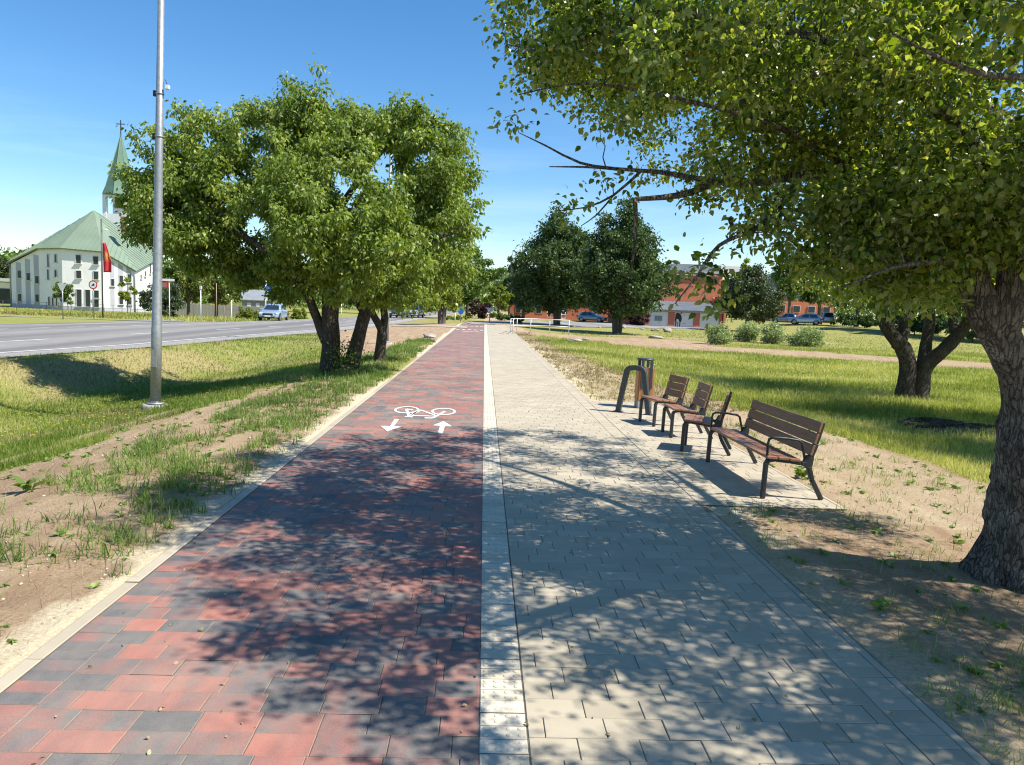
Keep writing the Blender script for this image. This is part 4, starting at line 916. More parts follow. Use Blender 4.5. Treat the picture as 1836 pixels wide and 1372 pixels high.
def window(A, B, r):
    P0, P1, zb, z1 = rect_on(A, B, *r, .03); k = (P1 - P0); k.z = 0; k.normalize(); nrm = Vector((k.y, -k.x, 0)); f = MB()
    q = lambda p, z, o: Vector((p.x, p.y, z)) + nrm * o
    t = .07
    for (a, b) in ((q(P0, zb, 0), q(P0, z1, 0)), (q(P1, zb, 0), q(P1, z1, 0))): f.bar(a, b, .09, t)
    for z in (z1,): f.bar(q(P0 - k * .03, z, 0), q(P1 + k * .03, z, 0), .09, t)
    f.bar(q(P0 - k * .12, zb - .04, .06), q(P1 + k * .12, zb - .04, .06), .24, .09)
    fo = bw(f, 'window', FRAMEM, church, base)
    g = MB(); g.slab([q(P0, zb, -.0), q(P1, zb, -.0), q(P1, z1, -.0), q(P0, z1, -.0)], nrm * .012)
    bw(g, 'pane', WGLASS, fo, base)
for A, B, rs in ((cp[0], cp[1], [(103, 930, 127, 975), (155, 945, 180, 990), (206, 963, 231, 1008), (105, 1068, 130, 1112), (207, 1070, 232, 1115), (277, 836, 289, 910), (277, 925, 289, 985), (320, 836, 335, 885), (320, 928, 335, 970), (283, 1085, 295, 1138), (305, 1090, 317, 1138), (328, 1090, 338, 1140)]),
                 (cp[1], cp[2], [(444, 840, 476, 890), (545, 848, 578, 897), (445, 932, 478, 978), (547, 936, 578, 984), (447, 1042, 480, 1143), (499, 1044, 531, 1144), (549, 1048, 581, 1092), (549, 1100, 581, 1146)]),
                 (cp[2], cp[3], [(648, 980, 670, 1022), (697, 960, 722, 1008), (745, 952, 770, 1000), (697, 1088, 722, 1130), (747, 1090, 771, 1132)]),
                 (cp[3], cp[4], [(875, 885, 883, 950), (893, 880, 900, 940), (845, 935, 853, 965), (820, 955, 828, 980), (817, 1090, 824, 1130), (835, 1090, 841, 1130)])):
    for r in rs: window(A, B, r)
for A, B, rs in ((cp[0], cp[1], [(96, 882, 125, 1138), (150, 862, 178, 1142), (200, 838, 229, 1146)]), (cp[2], cp[3], [(645, 868, 671, 1150), (694, 888, 721, 1152), (742, 912, 771, 1155)])):
    for r in rs:
        P0, P1, zb, z1 = rect_on(A, B, *r, .0); k = P1 - P0; k.z = 0; k.normalize(); nrm = Vector((k.y, -k.x, 0)); g = MB()
        ztop = [np.interp(t, [0, 1], [0, 0]) for t in (0, 1)]
        g.slab([Vector((P0.x, P0.y, zb - .3)), Vector((P1.x, P1.y, zb - .3)), Vector((P1.x, P1.y, fpt(*zp(r[2], r[1] + (6 if A == cp[0] else 22)), A, B).z)), Vector((P0.x, P0.y, z1))], nrm * .02)
        bw(g, 'grey_stripe', GREYPL, church, base)
# plinth, drain pipes
g = MB()
for A, B in ((cp[0], cp[1]), (cp[1], cp[2]), (cp[2], cp[3]), (cp[3], cp[4])):
    a, b = Cc(A, base.z + .2), Cc(B, base.z + .2); g.bar(a, b, .12, .7)
bw(g, 'plinth', GREYPL, church, base)
for p_, zt_ in ((out(cp[0], 1.01), zt[0] - .2), (out(cp[3], 1.015), zt[3] - .2)):
    g = MB(); q = Cc(p_, 0); g.tube([(q.x, q.y, base.z), (q.x, q.y, zt_ - .8), (q.x, q.y, zt_ - .2)], .09, 8); bw(g, 'downpipe', METAL, church, base)
# tower
TD = 118.0; tc = (XZ(219, 420, TD)[0], TD); th = 1.95
zsp = XZ(213, 351, TD)[1]; zap = XZ(216, 247, TD)[1]
g = MB()
for sx in (-1, 1):
    for sy in (-1, 1):
        q = c2w(tc[0] + sx * (th - .28), tc[1] + sy * (th - .28)); g.box((q.x, q.y, (ZB + zsp) / 2), (.56, .56, zsp - ZB), -YAW)
q = c2w(*tc); g.box((q.x, q.y, (ZB + zsp - 3.0) / 2), (2 * th - .06, 2 * th - .06, zsp - 3.0 - ZB), -YAW)
q = c2w(tc[0], tc[1]); g.box((q.x, q.y, zsp - .2), (2 * th - .1, 2 * th - .1, .38), -YAW)
q = c2w(tc[0] + .1, tc[1] + .4); g.box((q.x, q.y, zsp - 1.6), (2.2, 2.4, 3.2), -YAW)
# leaning buttress wall to the right
A_ = [fpt(745 / 3.2667, 200 + 580 / 3.2667, (-100, TD - .2), (0, TD - .2)), fpt(857 / 3.2667, 200 + 790 / 3.2667, (-100, TD - .2), (0, TD - .2))]
fw = c2w(0, 1) - c2w(0, 0)
g.slab([Vector((A_[0].x, A_[0].y, A_[0].z)), Vector((A_[1].x, A_[1].y, A_[1].z + .6)), Vector((A_[1].x, A_[1].y, ZB)), Vector((A_[0].x - .8, A_[0].y, ZB)), Vector((A_[0].x - .8, A_[0].y, A_[0].z))], fw * 2.4)
tower = bw(g, 'tower', PLASTER, church, base)
g = MB(); q = fpt(690 / 3.2667, 200 + 536 / 3.2667, (-100, TD - th + .5), (0, TD - th + .5)); g.box(q, (.8, .12, 1.5), -YAW); bw(g, 'belfry_window', WGLASS, tower, base)
g = MB(); q = c2w(*tc); g.lathe([(2.72, -.12), (2.75, .02), (2.3, 1.2), (.16, zap - zsp), (.14, zap - zsp + .5)], 8, (q.x, q.y, zsp))
g.sm = [False] * len(g.sm)
for k in range(8):
    a = 2 * math.pi * k / 8; g.tube([(q.x + 2.75 * math.cos(a), q.y + 2.75 * math.sin(a), zsp + .02), (q.x + 2.3 * math.cos(a), q.y + 2.3 * math.sin(a), zsp + 1.2), (q.x + .16 * math.cos(a), q.y + .16 * math.sin(a), zap)], .05, 5)
spire = bw(g, 'spire', GREEND, church, base)
g = MB(); zc = zap + .4; g.box((q.x, q.y, zc + 1.1), (.13, .13, 2.3)); g.box((q.x, q.y, zc + 1.65), (1.35, .12, .125), -YAW); bw(g, 'cross', DKMETAL, spire, base)
g = MB(); q = WD(223, 402, 104); g.box(q + Vector((0, 0, -.3)), (.66, .7, 2.2), -YAW); g.box(q + Vector((0, 0, .92)), (.78, .8, .16), -YAW); bw(g, 'chimney', BRICKO, church, base)
# low shop building at the far left
q0 = c2w(-86, 122); q0.z = zz(q0.x, q0.y)
shop = thing('shop', 'low white flat-roofed shop with a pink banner at the left edge', 'shop', q0, -YAW)
MB().box((0, 3, 1.7), (20, 6, 3.6)).build('wall', PLASTER, shop)
MB().box((0, 2.6, 3.9), (20.6, 7.2, .55)).build('roof_edge', FRAMEM, shop)
g = MB(); g.box((0, -.05, 1.3), (16, .12, 2.4)); g.build('shop_window', WGLASS, shop)
MB().box((6.4, -.2, 2.3), (2.2, .05, 1.1)).build('banner', pm('pink_banner', (.55, .06, .2), (.6, .1, .26), 2, .6), shop)

# ------------------------------------------------------------------ brick building and garages
def brickmat(name, c1, c2, mortar, sc=1.0):
    m, nt, b, o = newmat(name); tc = N(nt, 'ShaderNodeTexCoord').outputs['Object']; sp = N(nt, 'ShaderNodeSeparateXYZ'); nt.links.new(tc, sp.inputs[0])
    cb = N(nt, 'ShaderNodeCombineXYZ'); nt.links.new(math_(nt, 'ADD', sp.outputs[0], sp.outputs[1]), cb.inputs[0]); nt.links.new(sp.outputs[2], cb.inputs[1])
    br = N(nt, 'ShaderNodeTexBrick'); br.inputs['Scale'].default_value = 1.0 / sc; br.inputs['Brick Width'].default_value = .26; br.inputs['Row Height'].default_value = .078; br.inputs['Mortar Size'].default_value = .008
    br.inputs['Color1'].default_value = c4(c1); br.inputs['Color2'].default_value = c4(c2); br.inputs['Mortar'].default_value = c4(mortar); nt.links.new(cb.outputs[0], br.inputs['Vector'])
    mp = N(nt, 'ShaderNodeMapping'); mp.inputs['Scale'].default_value = (.25, .25, 3.0); nt.links.new(tc, mp.inputs['Vector'])
    col = mixc(nt, math_(nt, 'MULTIPLY', noise(nt, 1.0, 5, .7, vec=mp.outputs[0]), .6), br.outputs['Color'], tuple(v * .62 for v in c1))
    nt.links.new(col, b.inputs['Base Color']); b.inputs['Roughness'].default_value = .85; return m
BRICK = brickmat('red_brick', (.56, .13, .06), (.66, .20, .095), (.42, .27, .19))
ROOFGR = pm('grey_roof_sheet', (.17, .19, .21), (.22, .245, .265), .8, .55)
CORR = pm('corrugated_grey_roof', (.22, .25, .28), (.33, .36, .38), 1.2, .7)
WPAINT = pm('white_door_paint', (.74, .74, .70), (.66, .66, .62), 1.2, .55)
BD = 104.0; GD = 98.0
def X(px, d, py=570): return ray(px, py)[0] * d
def Zp(py, d, px=1232): return HCAM + ray(px, py)[1] * d
gz = Zp(588.5, GD)
bbase = c2w(X(1235, BD), BD, gz)
brick = thing('brick_building', 'long red brick building with grey roof box behind the garages', 'building', bbase, -YAW)
def lx(px, d): return X(px, d) - X(1235, BD)
x0, x1 = lx(925, BD), lx(1291, BD)
H1 = Zp(489, BD) - gz
xm_ = lx(1112, BD); HL = 3.4
MB().box(((xm_ + x1) / 2, 7, H1 / 2 - .3), (x1 - xm_, 14, H1 + .6)).box(((x0 + xm_) / 2 + 1, 24, HL / 2 - .3), (xm_ - x0 + 4, 14, HL + .6)).build('wall', BRICK, brick)
MB().box(((xm_ + x1) / 2, 7, H1 + .09), (x1 - xm_ + .5, 14.5, .2)).box(((xm_ + x1) / 2, -.22, H1 - .3), (x1 - xm_ + .3, .1, .12)).box(((x0 + xm_) / 2 + 1, 24, HL + .1), (xm_ - x0 + 4.4, 14.6, .2)).build('roof_edge', pm('pale_roof_trim', (.5, .48, .44), (.42, .4, .38), 2, .6), brick)
xa, xb_ = lx(1193, BD + 3), lx(1287, BD + 3)
h2 = Zp(474, BD + 3, 1240) - gz
MB().box(((xa + xb_) / 2, 6.5, (H1 + h2) / 2 + .1), (xb_ - xa, 7, h2 - H1 - .2)).box((xa + 1.6, 5, h2 + .15), (.8, .8, .5)).build('roof_box', ROOFGR, brick)
MB().box((xb_ + 1.5, 7.5, (H1 + h2) / 2 + .1), (3.0, 6.5, h2 - H1 - .1)).build('white_roof_box', PLASTER, brick)
for px in (930, 943, 972, 1004, 1026):
    o_ = MB().box((lx(px, BD), 16.97, 1.6), (.9, .08, 1.3)).build('window', FRAMEM, brick); MB().box((lx(px, BD), 16.925, 1.6), (.74, .03, 1.14)).build('pane', WGLASS, o_)
# garages
gb = c2w(X(1228, GD), GD, gz)
gar = thing('garage_block', 'low brick garage row with three white doors and a corrugated grey roof', 'garage', gb, -YAW)
def gx(px): return X(px, GD) - X(1228, GD)
zd, ze, zr2 = Zp(560.5, GD) - gz, Zp(557, GD) - gz, Zp(541.5, BD) - gz
doors = [(1163.5, 1198.5), (1209.8, 1244), (1254.8, 1290)]
g = MB(); edges = [1157.5, 1163.5, 1198.5, 1209.8, 1244, 1254.8, 1290, 1297]
for a, b in ((1157.5, 1163.5), (1198.5, 1209.8), (1244, 1254.8), (1290, 1295)):
    g.box(((gx(a) + gx(b)) / 2, .35, zd / 2 - .2), (gx(b) - gx(a), .7, zd + .4))
g.box(((gx(1157.5) + gx(1295)) / 2, 3.3, zd / 2 - .2), (gx(1295) - gx(1157.5) - .02, 5.1, zd + .38))
g.build('wall', BRICK, gar)
g = MB(); xw = gx(1296.5); g.slab([(xw, -.25, -.3), (xw, 5.9, -.3), (xw, 5.9, zr2 + .75), (xw, -.25, ze + .85), ], (.3, 0, 0)); g.build('parapet', BRICK, gar)
MB().box(((gx(1157) + gx(1296)) / 2, .3, zd + .1), (gx(1296) - gx(1157), .9, .2)).build('lintel', pm('grey_lintel', (.42, .40, .36), (.36, .34, .31), 2, .7), gar)
V = []; Qd = []; nn_ = 300
for i in range(nn_ + 1):
    x = gx(1157) + (gx(1296.4) - gx(1157)) * i / nn_; w = .045 * math.sin(i * math.pi / 3)
    V += [(x, -.45, ze + .02 + w), (x, 5.95, zr2 + w)]
for i in range(nn_): Qd.append((2 * i, 2 * i + 2, 2 * i + 3, 2 * i + 1))
rf = npmesh('roof', V, quads=Qd, mat=CORR, parent=gar); sm_ = rf.modifiers.new('thick', 'SOLIDIFY'); sm_.thickness = .03
GRAF = pm('black_spray_paint', (.012, .012, .012), (.03, .03, .03), 6, .6)
for k, (a, b) in enumerate(doors):
    g = MB(); g.box(((gx(a) + gx(b)) / 2, .16, zd / 2 - .01), (gx(b) - gx(a) - .03, .08, zd - .05))
    for j in range(1, 4): g.box(((gx(a) + gx(b)) / 2, .117, zd * j / 4), (gx(b) - gx(a) - .2, .008, .02))
    dr = g.build('garage_door', WPAINT, gar)
    MB().box(((gx(a) + gx(b)) / 2 + .1, .1, zd * .3), (.14, .05, .05)).build('handle', DKMETAL, dr)
    if k == 0: dr['label'] = 'white garage door with a grey vent panel'; MB().box(((gx(1174) + gx(1187.5)) / 2, .1, (Zp(573, GD) - gz)), (gx(1187.5) - gx(1174), .05, .66)).build('vent_panel', pm('grey_vent', (.22, .27, .27), (.17, .21, .21), 20, .6), dr)
    if k == 1:
        dr['label'] = 'white garage door with a black spray-painted animal figure'
        def gp(u, v): return (gx(1150 + u / 8.572), .108, Zp(450 + v / 8.572, GD) - gz)
        g = MB()
        for poly in ([(525, 985), (545, 955), (585, 965), (610, 990), (625, 1035), (620, 1090), (590, 1100), (575, 1060), (548, 1050), (540, 1090), (520, 1085)],
                     [(528, 1080), (548, 1085), (543, 1185), (530, 1185)], [(592, 1095), (610, 1090), (603, 1185), (588, 1185)], [(560, 1095), (572, 1098), (574, 1182), (565, 1182)], [(598, 968), (612, 945), (634, 940), (622, 962), (606, 978)]):
            g.slab([gp(*q) for q in poly], (0, -.006, 0))
        for c_ in ((632, 1160), (656, 988), (648, 1118)): g.slab([gp(c_[0] + 7 * math.cos(a), c_[1] + 7 * math.sin(a)) for a in np.arange(0, 6.2, .9)], (0, -.006, 0))
        g.build('graffiti', GRAF, dr)
# building behind the car park, right
rb0 = c2w(X(1440, 150), 150); rb0.z = zz(rb0.x, rb0.y)
rb_ = thing('apartment_building', 'brick building with grey upper floor half hidden behind the right-hand trees', 'building', rb0, -YAW)
MB().box((0, 5, 2.2), (12, 10, 4.6)).build('lower_wall', BRICK, rb_); MB().box((0, 5.0, 6.5), (12.2, 10.2, 4.0)).build('upper_wall', ROOFGR, rb_); MB().box((0, 5, 9.0), (13, 11, 1.0)).build('roof', FRAMEM, rb_)
for k in range(4):
    for z in (2.6, 6.4): o_ = MB().box((-4.5 + k * 3, -.12, z), (1.5, .1, 1.4)).build('window', FRAMEM, rb_); MB().box((-4.5 + k * 3, -.18, z), (1.3, .04, 1.2)).build('pane', WGLASS, o_)
# house across the road
hb = c2w(X(462, 140), 140); hb.z = zz(hb.x, hb.y)
hs = thing('house', 'low grey-roofed house behind the hedge and the silver car', 'house', hb, .2); hs.scale = (.62, .7, .8)
MB().box((0, 3, 1.3), (9, 6, 3.0)).build('wall', pm('grey_house_wall', (.26, .25, .24), (.2, .195, .19), 1, .8), hs)
g = MB(); g.slab([(-5, -.6, 2.6), (5, -.6, 2.6), (5, 3, 5.0), (-5, 3, 5.0)], (0, 0, .15)); g.slab([(-5, 6.6, 2.6), (5, 6.6, 2.6), (5, 3, 5.0), (-5, 3, 5.0)], (0, 0, .15)); g.build('roof', ROOFGR, hs)
for k in (-2.5, 0, 2.5): MB().box((k, -.03, 1.5), (1.1, .08, 1.1)).build('window', FRAMEM, hs)

# ------------------------------------------------------------------ cars
RUB = pm('tyre_rubber', (.012, .012, .013), (.025, .025, .026), 20, .85)
RIM = pm('alloy_rim', (.55, .56, .58), (.42, .43, .45), 9, .35, metal=.8)
CGL = pm('car_glass', (.012, .015, .018), (.03, .035, .04), 1, .05, spec=.9, coat=.6)
BLK = pm('black_plastic', (.012, .012, .013), (.02, .02, .021), 12, .5)
HLT = pm('headlight_glass', (.62, .66, .7), (.4, .43, .47), 6, .12, spec=.9)
TLT = pm('tail_light_red', (.5, .02, .02), (.35, .01, .01), 6, .2)
PLT = pm('number_plate_white', (.75, .75, .75), (.7, .7, .7), 3, .4)
def paint(name, c): return pm(name, c, tuple(v * .93 for v in c), .8, .28, metal=.45, coat=1.0)
def car(name, label, loc, rz, pmt, L=4.6, Wd=1.82, H=1.46, kind='sedan', group=None):
    t = thing(name, label, 'car', loc, rz, group); h = L / 2
    st = [(-h, .62, .38, .78), (-h + .12, .8, .27, .92), (-h + .8, .9, .22, .97), (-.9, .91, .2, .95), (0, .91, .2, .93), (.9, .91, .2, .93), (h - 1.1, .9, .21, .93), (h - .5, .87, .23, .82), (h - .14, .76, .28, .70), (h, .58, .36, .60)]
    if kind == 'suv': st = [(a, b, c_ + .04, e * 1.12) for a, b, c_, e in st]
    V = []; Qd = []; s_ = Wd / 1.82
    for (x, w, zb, z1) in st:
        w *= s_; zm = zb + (z1 - zb) * .45
        for (y, z) in ((-w * .86, zb), (-w * .985, zb + .1), (-w, zm), (-w * .97, z1 - .1), (-w * .86, z1 - .01), (-w * .45, z1 + .03), (0, z1 + .04), (w * .45, z1 + .03), (w * .86, z1 - .01), (w * .97, z1 - .1), (w, zm), (w * .985, zb + .1), (w * .86, zb)): V.append((x, y, z))
    m_ = 13
    for i in range(len(st) - 1):
        for k in range(m_): a, b = i * m_ + k, i * m_ + (k + 1) % m_; Qd.append((a, a + m_, b + m_, b))
    g = MB(); g.add(V, Qd + [tuple(range(m_)), tuple(reversed([(len(st) - 1) * m_ + k for k in range(m_)]))], True)
    body = g.build('body', pmt, t); ss = body.modifiers.new('sub', 'SUBSURF'); ss.levels = 1; ss.render_levels = 2
    rear = {'sedan': (-h + .75, -.95), 'hatch': (-h + .22, -h + .75), 'suv': (-h + .12, -h + .45)}[kind]
    fb, fr = (h - 1.25, h - 2.15) if kind != 'suv' else (h - 1.2, h - 1.9); zb = (.93 if kind != 'suv' else 1.03)
    wb, wr = .84 * s_, .60 * s_
    Bp = [(rear[0], wb), (fb, wb)]; 
    def cab(z): 
        k = (z - zb) / (H - zb); return (rear[0] + (rear[1] - rear[0]) * k, fb + (fr - fb) * k, wb + (wr - wb) * k)
    g = MB(); V = []; lv = [zb - .08, zb + .1, zb + .3, H - .08, H - .02, H]
    for z in lv:
        a, b, w = cab(min(z, H - .05))
        if z > H - .05: f_ = (z - (H - .05)) / .05; a += .12 * f_ ** 2; b -= .14 * f_ ** 2; w -= .10 * f_ ** 2
        V += [(a, -w * .9, z), (a + .12, -w, z), (b - .12, -w, z), (b, -w * .88, z), (b + .05, 0, z), (b, w * .88, z), (b - .12, w, z), (a + .12, w, z), (a, w * .9, z), (a - .05, 0, z)]
    fs = [(i * 10 + k, i * 10 + (k + 1) % 10, (i + 1) * 10 + (k + 1) % 10, (i + 1) * 10 + k) for i in range(len(lv) - 1) for k in range(10)] + [tuple(range(50, 60))]
    g.add(V, fs, True); g.build('roof', pmt, t)
    def glass(nm, pts, off): MB().slab([Vector(p) + Vector(off) for p in pts], Vector(off) * .6).build(nm, CGL, t)
    za, zc = zb + .05, H - .1
    a0, b0, w0 = cab(za); a1, b1, w1 = cab(zc)
    for q0, q1 in (((b0 + .045, -w0 * .82), (b1 + .045, -w1 * .8)),): g = MB(); g.add([(b0 + .03, -w0 * .8, za), (b0 + .075, 0, za), (b0 + .03, w0 * .8, za), (b1 + .03, w1 * .8, zc), (b1 + .075, 0, zc), (b1 + .03, -w1 * .8, zc)], [(0, 1, 4, 5), (1, 2, 3, 4)], True); g.build('windscreen', CGL, t)
    g = MB(); g.add([(a0 - .03, -w0 * .8, za), (a0 - .075, 0, za), (a0 - .03, w0 * .8, za), (a1 - .03, w1 * .8, zc), (a1 - .075, 0, zc), (a1 - .03, -w1 * .8, zc)], [(0, 1, 4, 5), (1, 2, 3, 4)], True); g.build('rear_window', CGL, t)
    mid = (a0 + b0) / 2 + .05
    for s in (-1, 1):
        for (p, q, p1, q1) in ((a0 + .28, mid - .04, a1 + .22, mid - .04), (mid + .04, b0 - .24, mid + .04, b1 - .2)):
            glass('side_window', [(p, s * w0, za), (q, s * w0, za), (q1, s * w1, zc), (p1, s * w1, zc)], (0, s * .012, 0))
        for x in (-h + .82, h - .85):
            r = .32
            w_ = MB(); w_.lathe([(.19, -.1), (r - .03, -.1), (r, -.06), (r, .06), (r - .03, .1), (.19, .1)], 24); w_.v = [(v[0] + x, v[2] + s * (Wd / 2 - .11), v[1] + r) for v in w_.v]
            wo_ = w_.build('wheel', RUB, t)
            ri = MB(); ri.lathe([(.04, .085), (.2, .108), (.215, .09), (.215, .07)], 20)
            for q in range(5): a = q * 2 * math.pi / 5; ri.bar((0, 0, .105), (.2 * math.cos(a), .2 * math.sin(a), .105), .05, .02)
            ri.v = [(v[0] + x, s * (Wd / 2 - .11 + v[2]), v[1] + r) for v in ri.v]; ri.build('rim', RIM, wo_)
            ar = MB(); n_ = 20
            for q in range(n_): 
                a, b = math.pi * (-.08 + 1.16 * q / n_), math.pi * (-.08 + 1.16 * (q + 1) / n_)
                ar.slab([(x + .34 * math.cos(a), s * (Wd / 2 - .06), r + .34 * math.sin(a)), (x + .39 * math.cos(a), s * (Wd / 2 - .06), r + .39 * math.sin(a)), (x + .39 * math.cos(b), s * (Wd / 2 - .06), r + .39 * math.sin(b)), (x + .34 * math.cos(b), s * (Wd / 2 - .06), r + .34 * math.sin(b))], (0, s * .05, 0))
            ar.build('wheel_arch', BLK, t)
        MB().box((b0 - .3, s * (w0 + .13), zb + .1), (.14, .2, .13)).build('mirror', pmt, t, .03)
        MB().box((h - .2, s * .6 * s_, .66), (.26, .36, .13), s * -.45).build('headlight', HLT, t, .03)
        MB().box((-h + .1, s * .62 * s_, .80), (.22, .36, .15), s * .3).build('tail_light', TLT, t, .03)
        for x in (mid - .5, mid + .55): MB().box((x, s * (Wd / 2 + .002), .80), (.17, .03, .03)).build('door_handle', pmt, t)
    MB().box((h - .03, 0, .58), (.08, .86, .2)).build('grille', BLK, t, .03)
    MB().box((h - .03, 0, .32), (.09, 1.2, .13)).build('lower_grille', BLK, t, .03)
    MB().box((h + .02, 0, .44), (.02, .5, .11)).build('number_plate', PLT, t); MB().box((-h - .012, 0, .62), (.02, .5, .11)).build('number_plate', PLT, t)
    return t
q = WD(491, 575.5, 66.5); q.z = zz(q.x, q.y) + .012
va = math.atan2(X(491, 66.5), 66.5) 
car('parked_car', 'silver-blue saloon car driving toward us on the far side of the road', q, -math.pi / 2 - YAW - va - math.radians(13), paint('silver_blue_paint', (.42, .53, .63)), 4.65, 1.83, 1.47).name = 'saloon_car'
q = c2w(X(1061, 108), 108); q.z = zz(q.x, q.y) + .05
car('hatchback_car', 'grey-blue hatchback parked side-on by the purple shrub under the dark trees', q, -YAW - .35, paint('grey_blue_paint', (.20, .27, .33)), 4.3, 1.8, 1.47, 'hatch')
PC = 'cars parked behind the silvery shrubs'
for (px, d, c_, kind, rz, lab, gr) in ((1410, 104, (.42, .46, .5), 'sedan', 2.7, 'white-silver car parked behind the third silvery shrub', PC), (1443, 100, (.4, .47, .53), 'hatch', 2.8, 'pale blue-white car parked directly above the widest silvery shrub', PC), (1482, 104, (.5, .5, .48), 'suv', 1.25, 'white estate car showing its red tail light, parked furthest right', PC),
                                  (716, 98, (.06, .08, .12), 'hatch', -1.75, 'dark blue car far along the road behind the galvanised post', 'cars far along the road'), (744, 104, (.7, .7, .7), 'suv', -1.7, 'white car far along the road beside the dark blue one', 'cars far along the road')):
    q = c2w(X(px, d), d); q.z = zz(q.x, q.y) + .05
    car('parked_car', lab, q, rz, paint('car_paint', c_), 4.4, 1.8, 1.5 if kind != 'suv' else 1.7, kind, gr)
# ------------------------------------------------------------------ street furniture
WOODM, nt, b_, o_ = newmat('brown_hardwood_slats')
tc_ = N(nt, 'ShaderNodeTexCoord').outputs['Object']; mp_ = N(nt, 'ShaderNodeMapping'); mp_.inputs['Scale'].default_value = (26, 2.2, 26); nt.links.new(tc_, mp_.inputs['Vector'])
f_ = noise(nt, 1.6, 5, .65, vec=mp_.outputs[0], dist=.5)
nt.links.new(ramp(nt, f_, [(.3, (.17, .08, .046)), (.55, (.26, .128, .072)), (.75, (.35, .185, .11))]), b_.inputs['Base Color']); b_.inputs['Roughness'].default_value = .5; bump(nt, b_, f_, .15, .004)
OAK, nt, b_, o_ = newmat('orange_oiled_wood')
tc_ = N(nt, 'ShaderNodeTexCoord').outputs['Object']; mp_ = N(nt, 'ShaderNodeMapping'); mp_.inputs['Scale'].default_value = (30, 30, 2.2); nt.links.new(tc_, mp_.inputs['Vector'])
nt.links.new(ramp(nt, noise(nt, 1.5, 5, .6, vec=mp_.outputs[0], dist=.4), [(.3, (.30, .125, .045)), (.7, (.46, .21, .085))]), b_.inputs['Base Color']); b_.inputs['Roughness'].default_value = .5
CAST = pm('black_cast_metal', (.014, .016, .018), (.028, .031, .034), 30, .42, spec=.5)
ANTH = pm('anthracite_steel', (.035, .042, .048), (.055, .063, .07), 20, .45, metal=.2)
CONC = pm('grey_footing_concrete', (.27, .255, .235), (.37, .355, .33), 10, .9, bmp=.5)
SEATZ, DEP = .425, .60
def side_frame(y):
    """cast side frame in the x-z plane: front at x=0, back at x=DEP (seat faces -x)"""
    g = MB()
    prof_f = [(0.0, 0.0), (.006, .2), (.014, .34), (.03, .375)]
    g.bar((.004, y, 0), (.014, y, .36), .045, .045)
    pts = [(.012, .34), (.035, .385), (.10, .392), (.25, .378), (.36, .362), (.42, .352)]
    for a, b in zip(pts[:-1], pts[1:]): g.bar((a[0], y, a[1]), (b[0], y, b[1]), .045, .044)
    pts = [(.405, .372), (.445, .33), (.485, .2), (DEP, 0)]
    for a, b, w in zip(pts[:-1], pts[1:], (.07, .055, .045)): g.bar((a[0], y, a[1]), (b[0], y, b[1]), .044, w)
    pts = [(.41, .345), (.455, .43), (.50, .56), (.556, .775)]
    for a, b, w in zip(pts[:-1], pts[1:], (.085, .055, .04)): g.bar((a[0], y, a[1]), (b[0], y, b[1]), .042, w)
    g.slab([(.395, y - .02, .375), (.47, y - .02, .25), (.50, y - .02, .56)], (0, .04, 0))
    return g
def arm_rest(y):
    g = MB(); g.tube([(.02, y, .385), (.02, y, .55), (.03, y, .592), (.07, y, .608), (.22, y, .60), (.33, y, .585), (.36, y, .56), (.40, y, .40)], .0135, 8); return g
def seat_thing(name, label, cat, loc, rz, Ls, arms, group=None):
    t = thing(name, label, cat, loc, rz, group); h = Ls / 2
    g = MB()
    for k, (x, z) in enumerate(((.062, .412), (.178, .406), (.292, .394))): g.box((x, 0, z), (.108, Ls - .0, .028), M=Matrix.Rotation(.05, 3, 'Y'))
    g.build('seat', WOODM, t, .006)
    g = MB(); tilt = Matrix.Rotation(.255, 3, 'Y')
    for k in range(3):
        s_ = .497 + k * .1135; x = .466 + (s_ - .45) * .262; g.box((x - .02, 0, s_), (.026, Ls + .0, .108), M=tilt)
    g.build('backrest', WOODM, t, .006)
    for y in (-h + .035, h - .035): side_frame(y).build('leg_frame', CAST, t, .009)
    if arms:
        for y in (-h + .035, h - .035): arm_rest(y).build('armrest', CAST, t)
    return t
def place_by_feet(f0, f1):
    """f0, f1: measured front feet (far, near); returns centre of the front edge and rotation"""
    a, b = Vector(f0), Vector(f1); c_ = (a + b) / 2; e = a - b; return c_, math.atan2(-e.x, e.y), e.length
def ft(px, py): q = W(px, py, 0); return (q.x, q.y, 0)
c_, rz, ln = place_by_feet(ft(1269, 829), ft(1365, 893))
seat_thing('park_bench', 'long wooden park bench with two black armrests, nearest to us on the paved pad', 'bench', (c_.x, c_.y, .002), rz, ln + .1, True)
CHG = 'single wooden seats on the paved pad'
c_, rz, ln = place_by_feet(ft(1187.2, 774.8), ft(1202, 785.2))
ch = seat_thing('park_chair', 'middle wooden chair of the three, square to the path between the other two', 'chair', (c_.x, c_.y, .002), rz, .56, False, CHG)
c_, rz, ln = place_by_feet(ft(1145.4, 756), ft(1172.8, 765))
dup(ch, (c_.x, c_.y, .002), rz * .85, 'wooden chair beside the bicycle stand, farthest from the long bench')
f = Vector(ft(1221.7, 809.3)); rz3 = -math.radians(20)
R3 = Matrix.Rotation(rz3, 3, 'Z'); off = R3 @ Vector((0, -.245, 0))
dup(ch, (f.x - off.x, f.y - off.y, .002), rz3, 'wooden chair turned away from us, right behind the long bench')
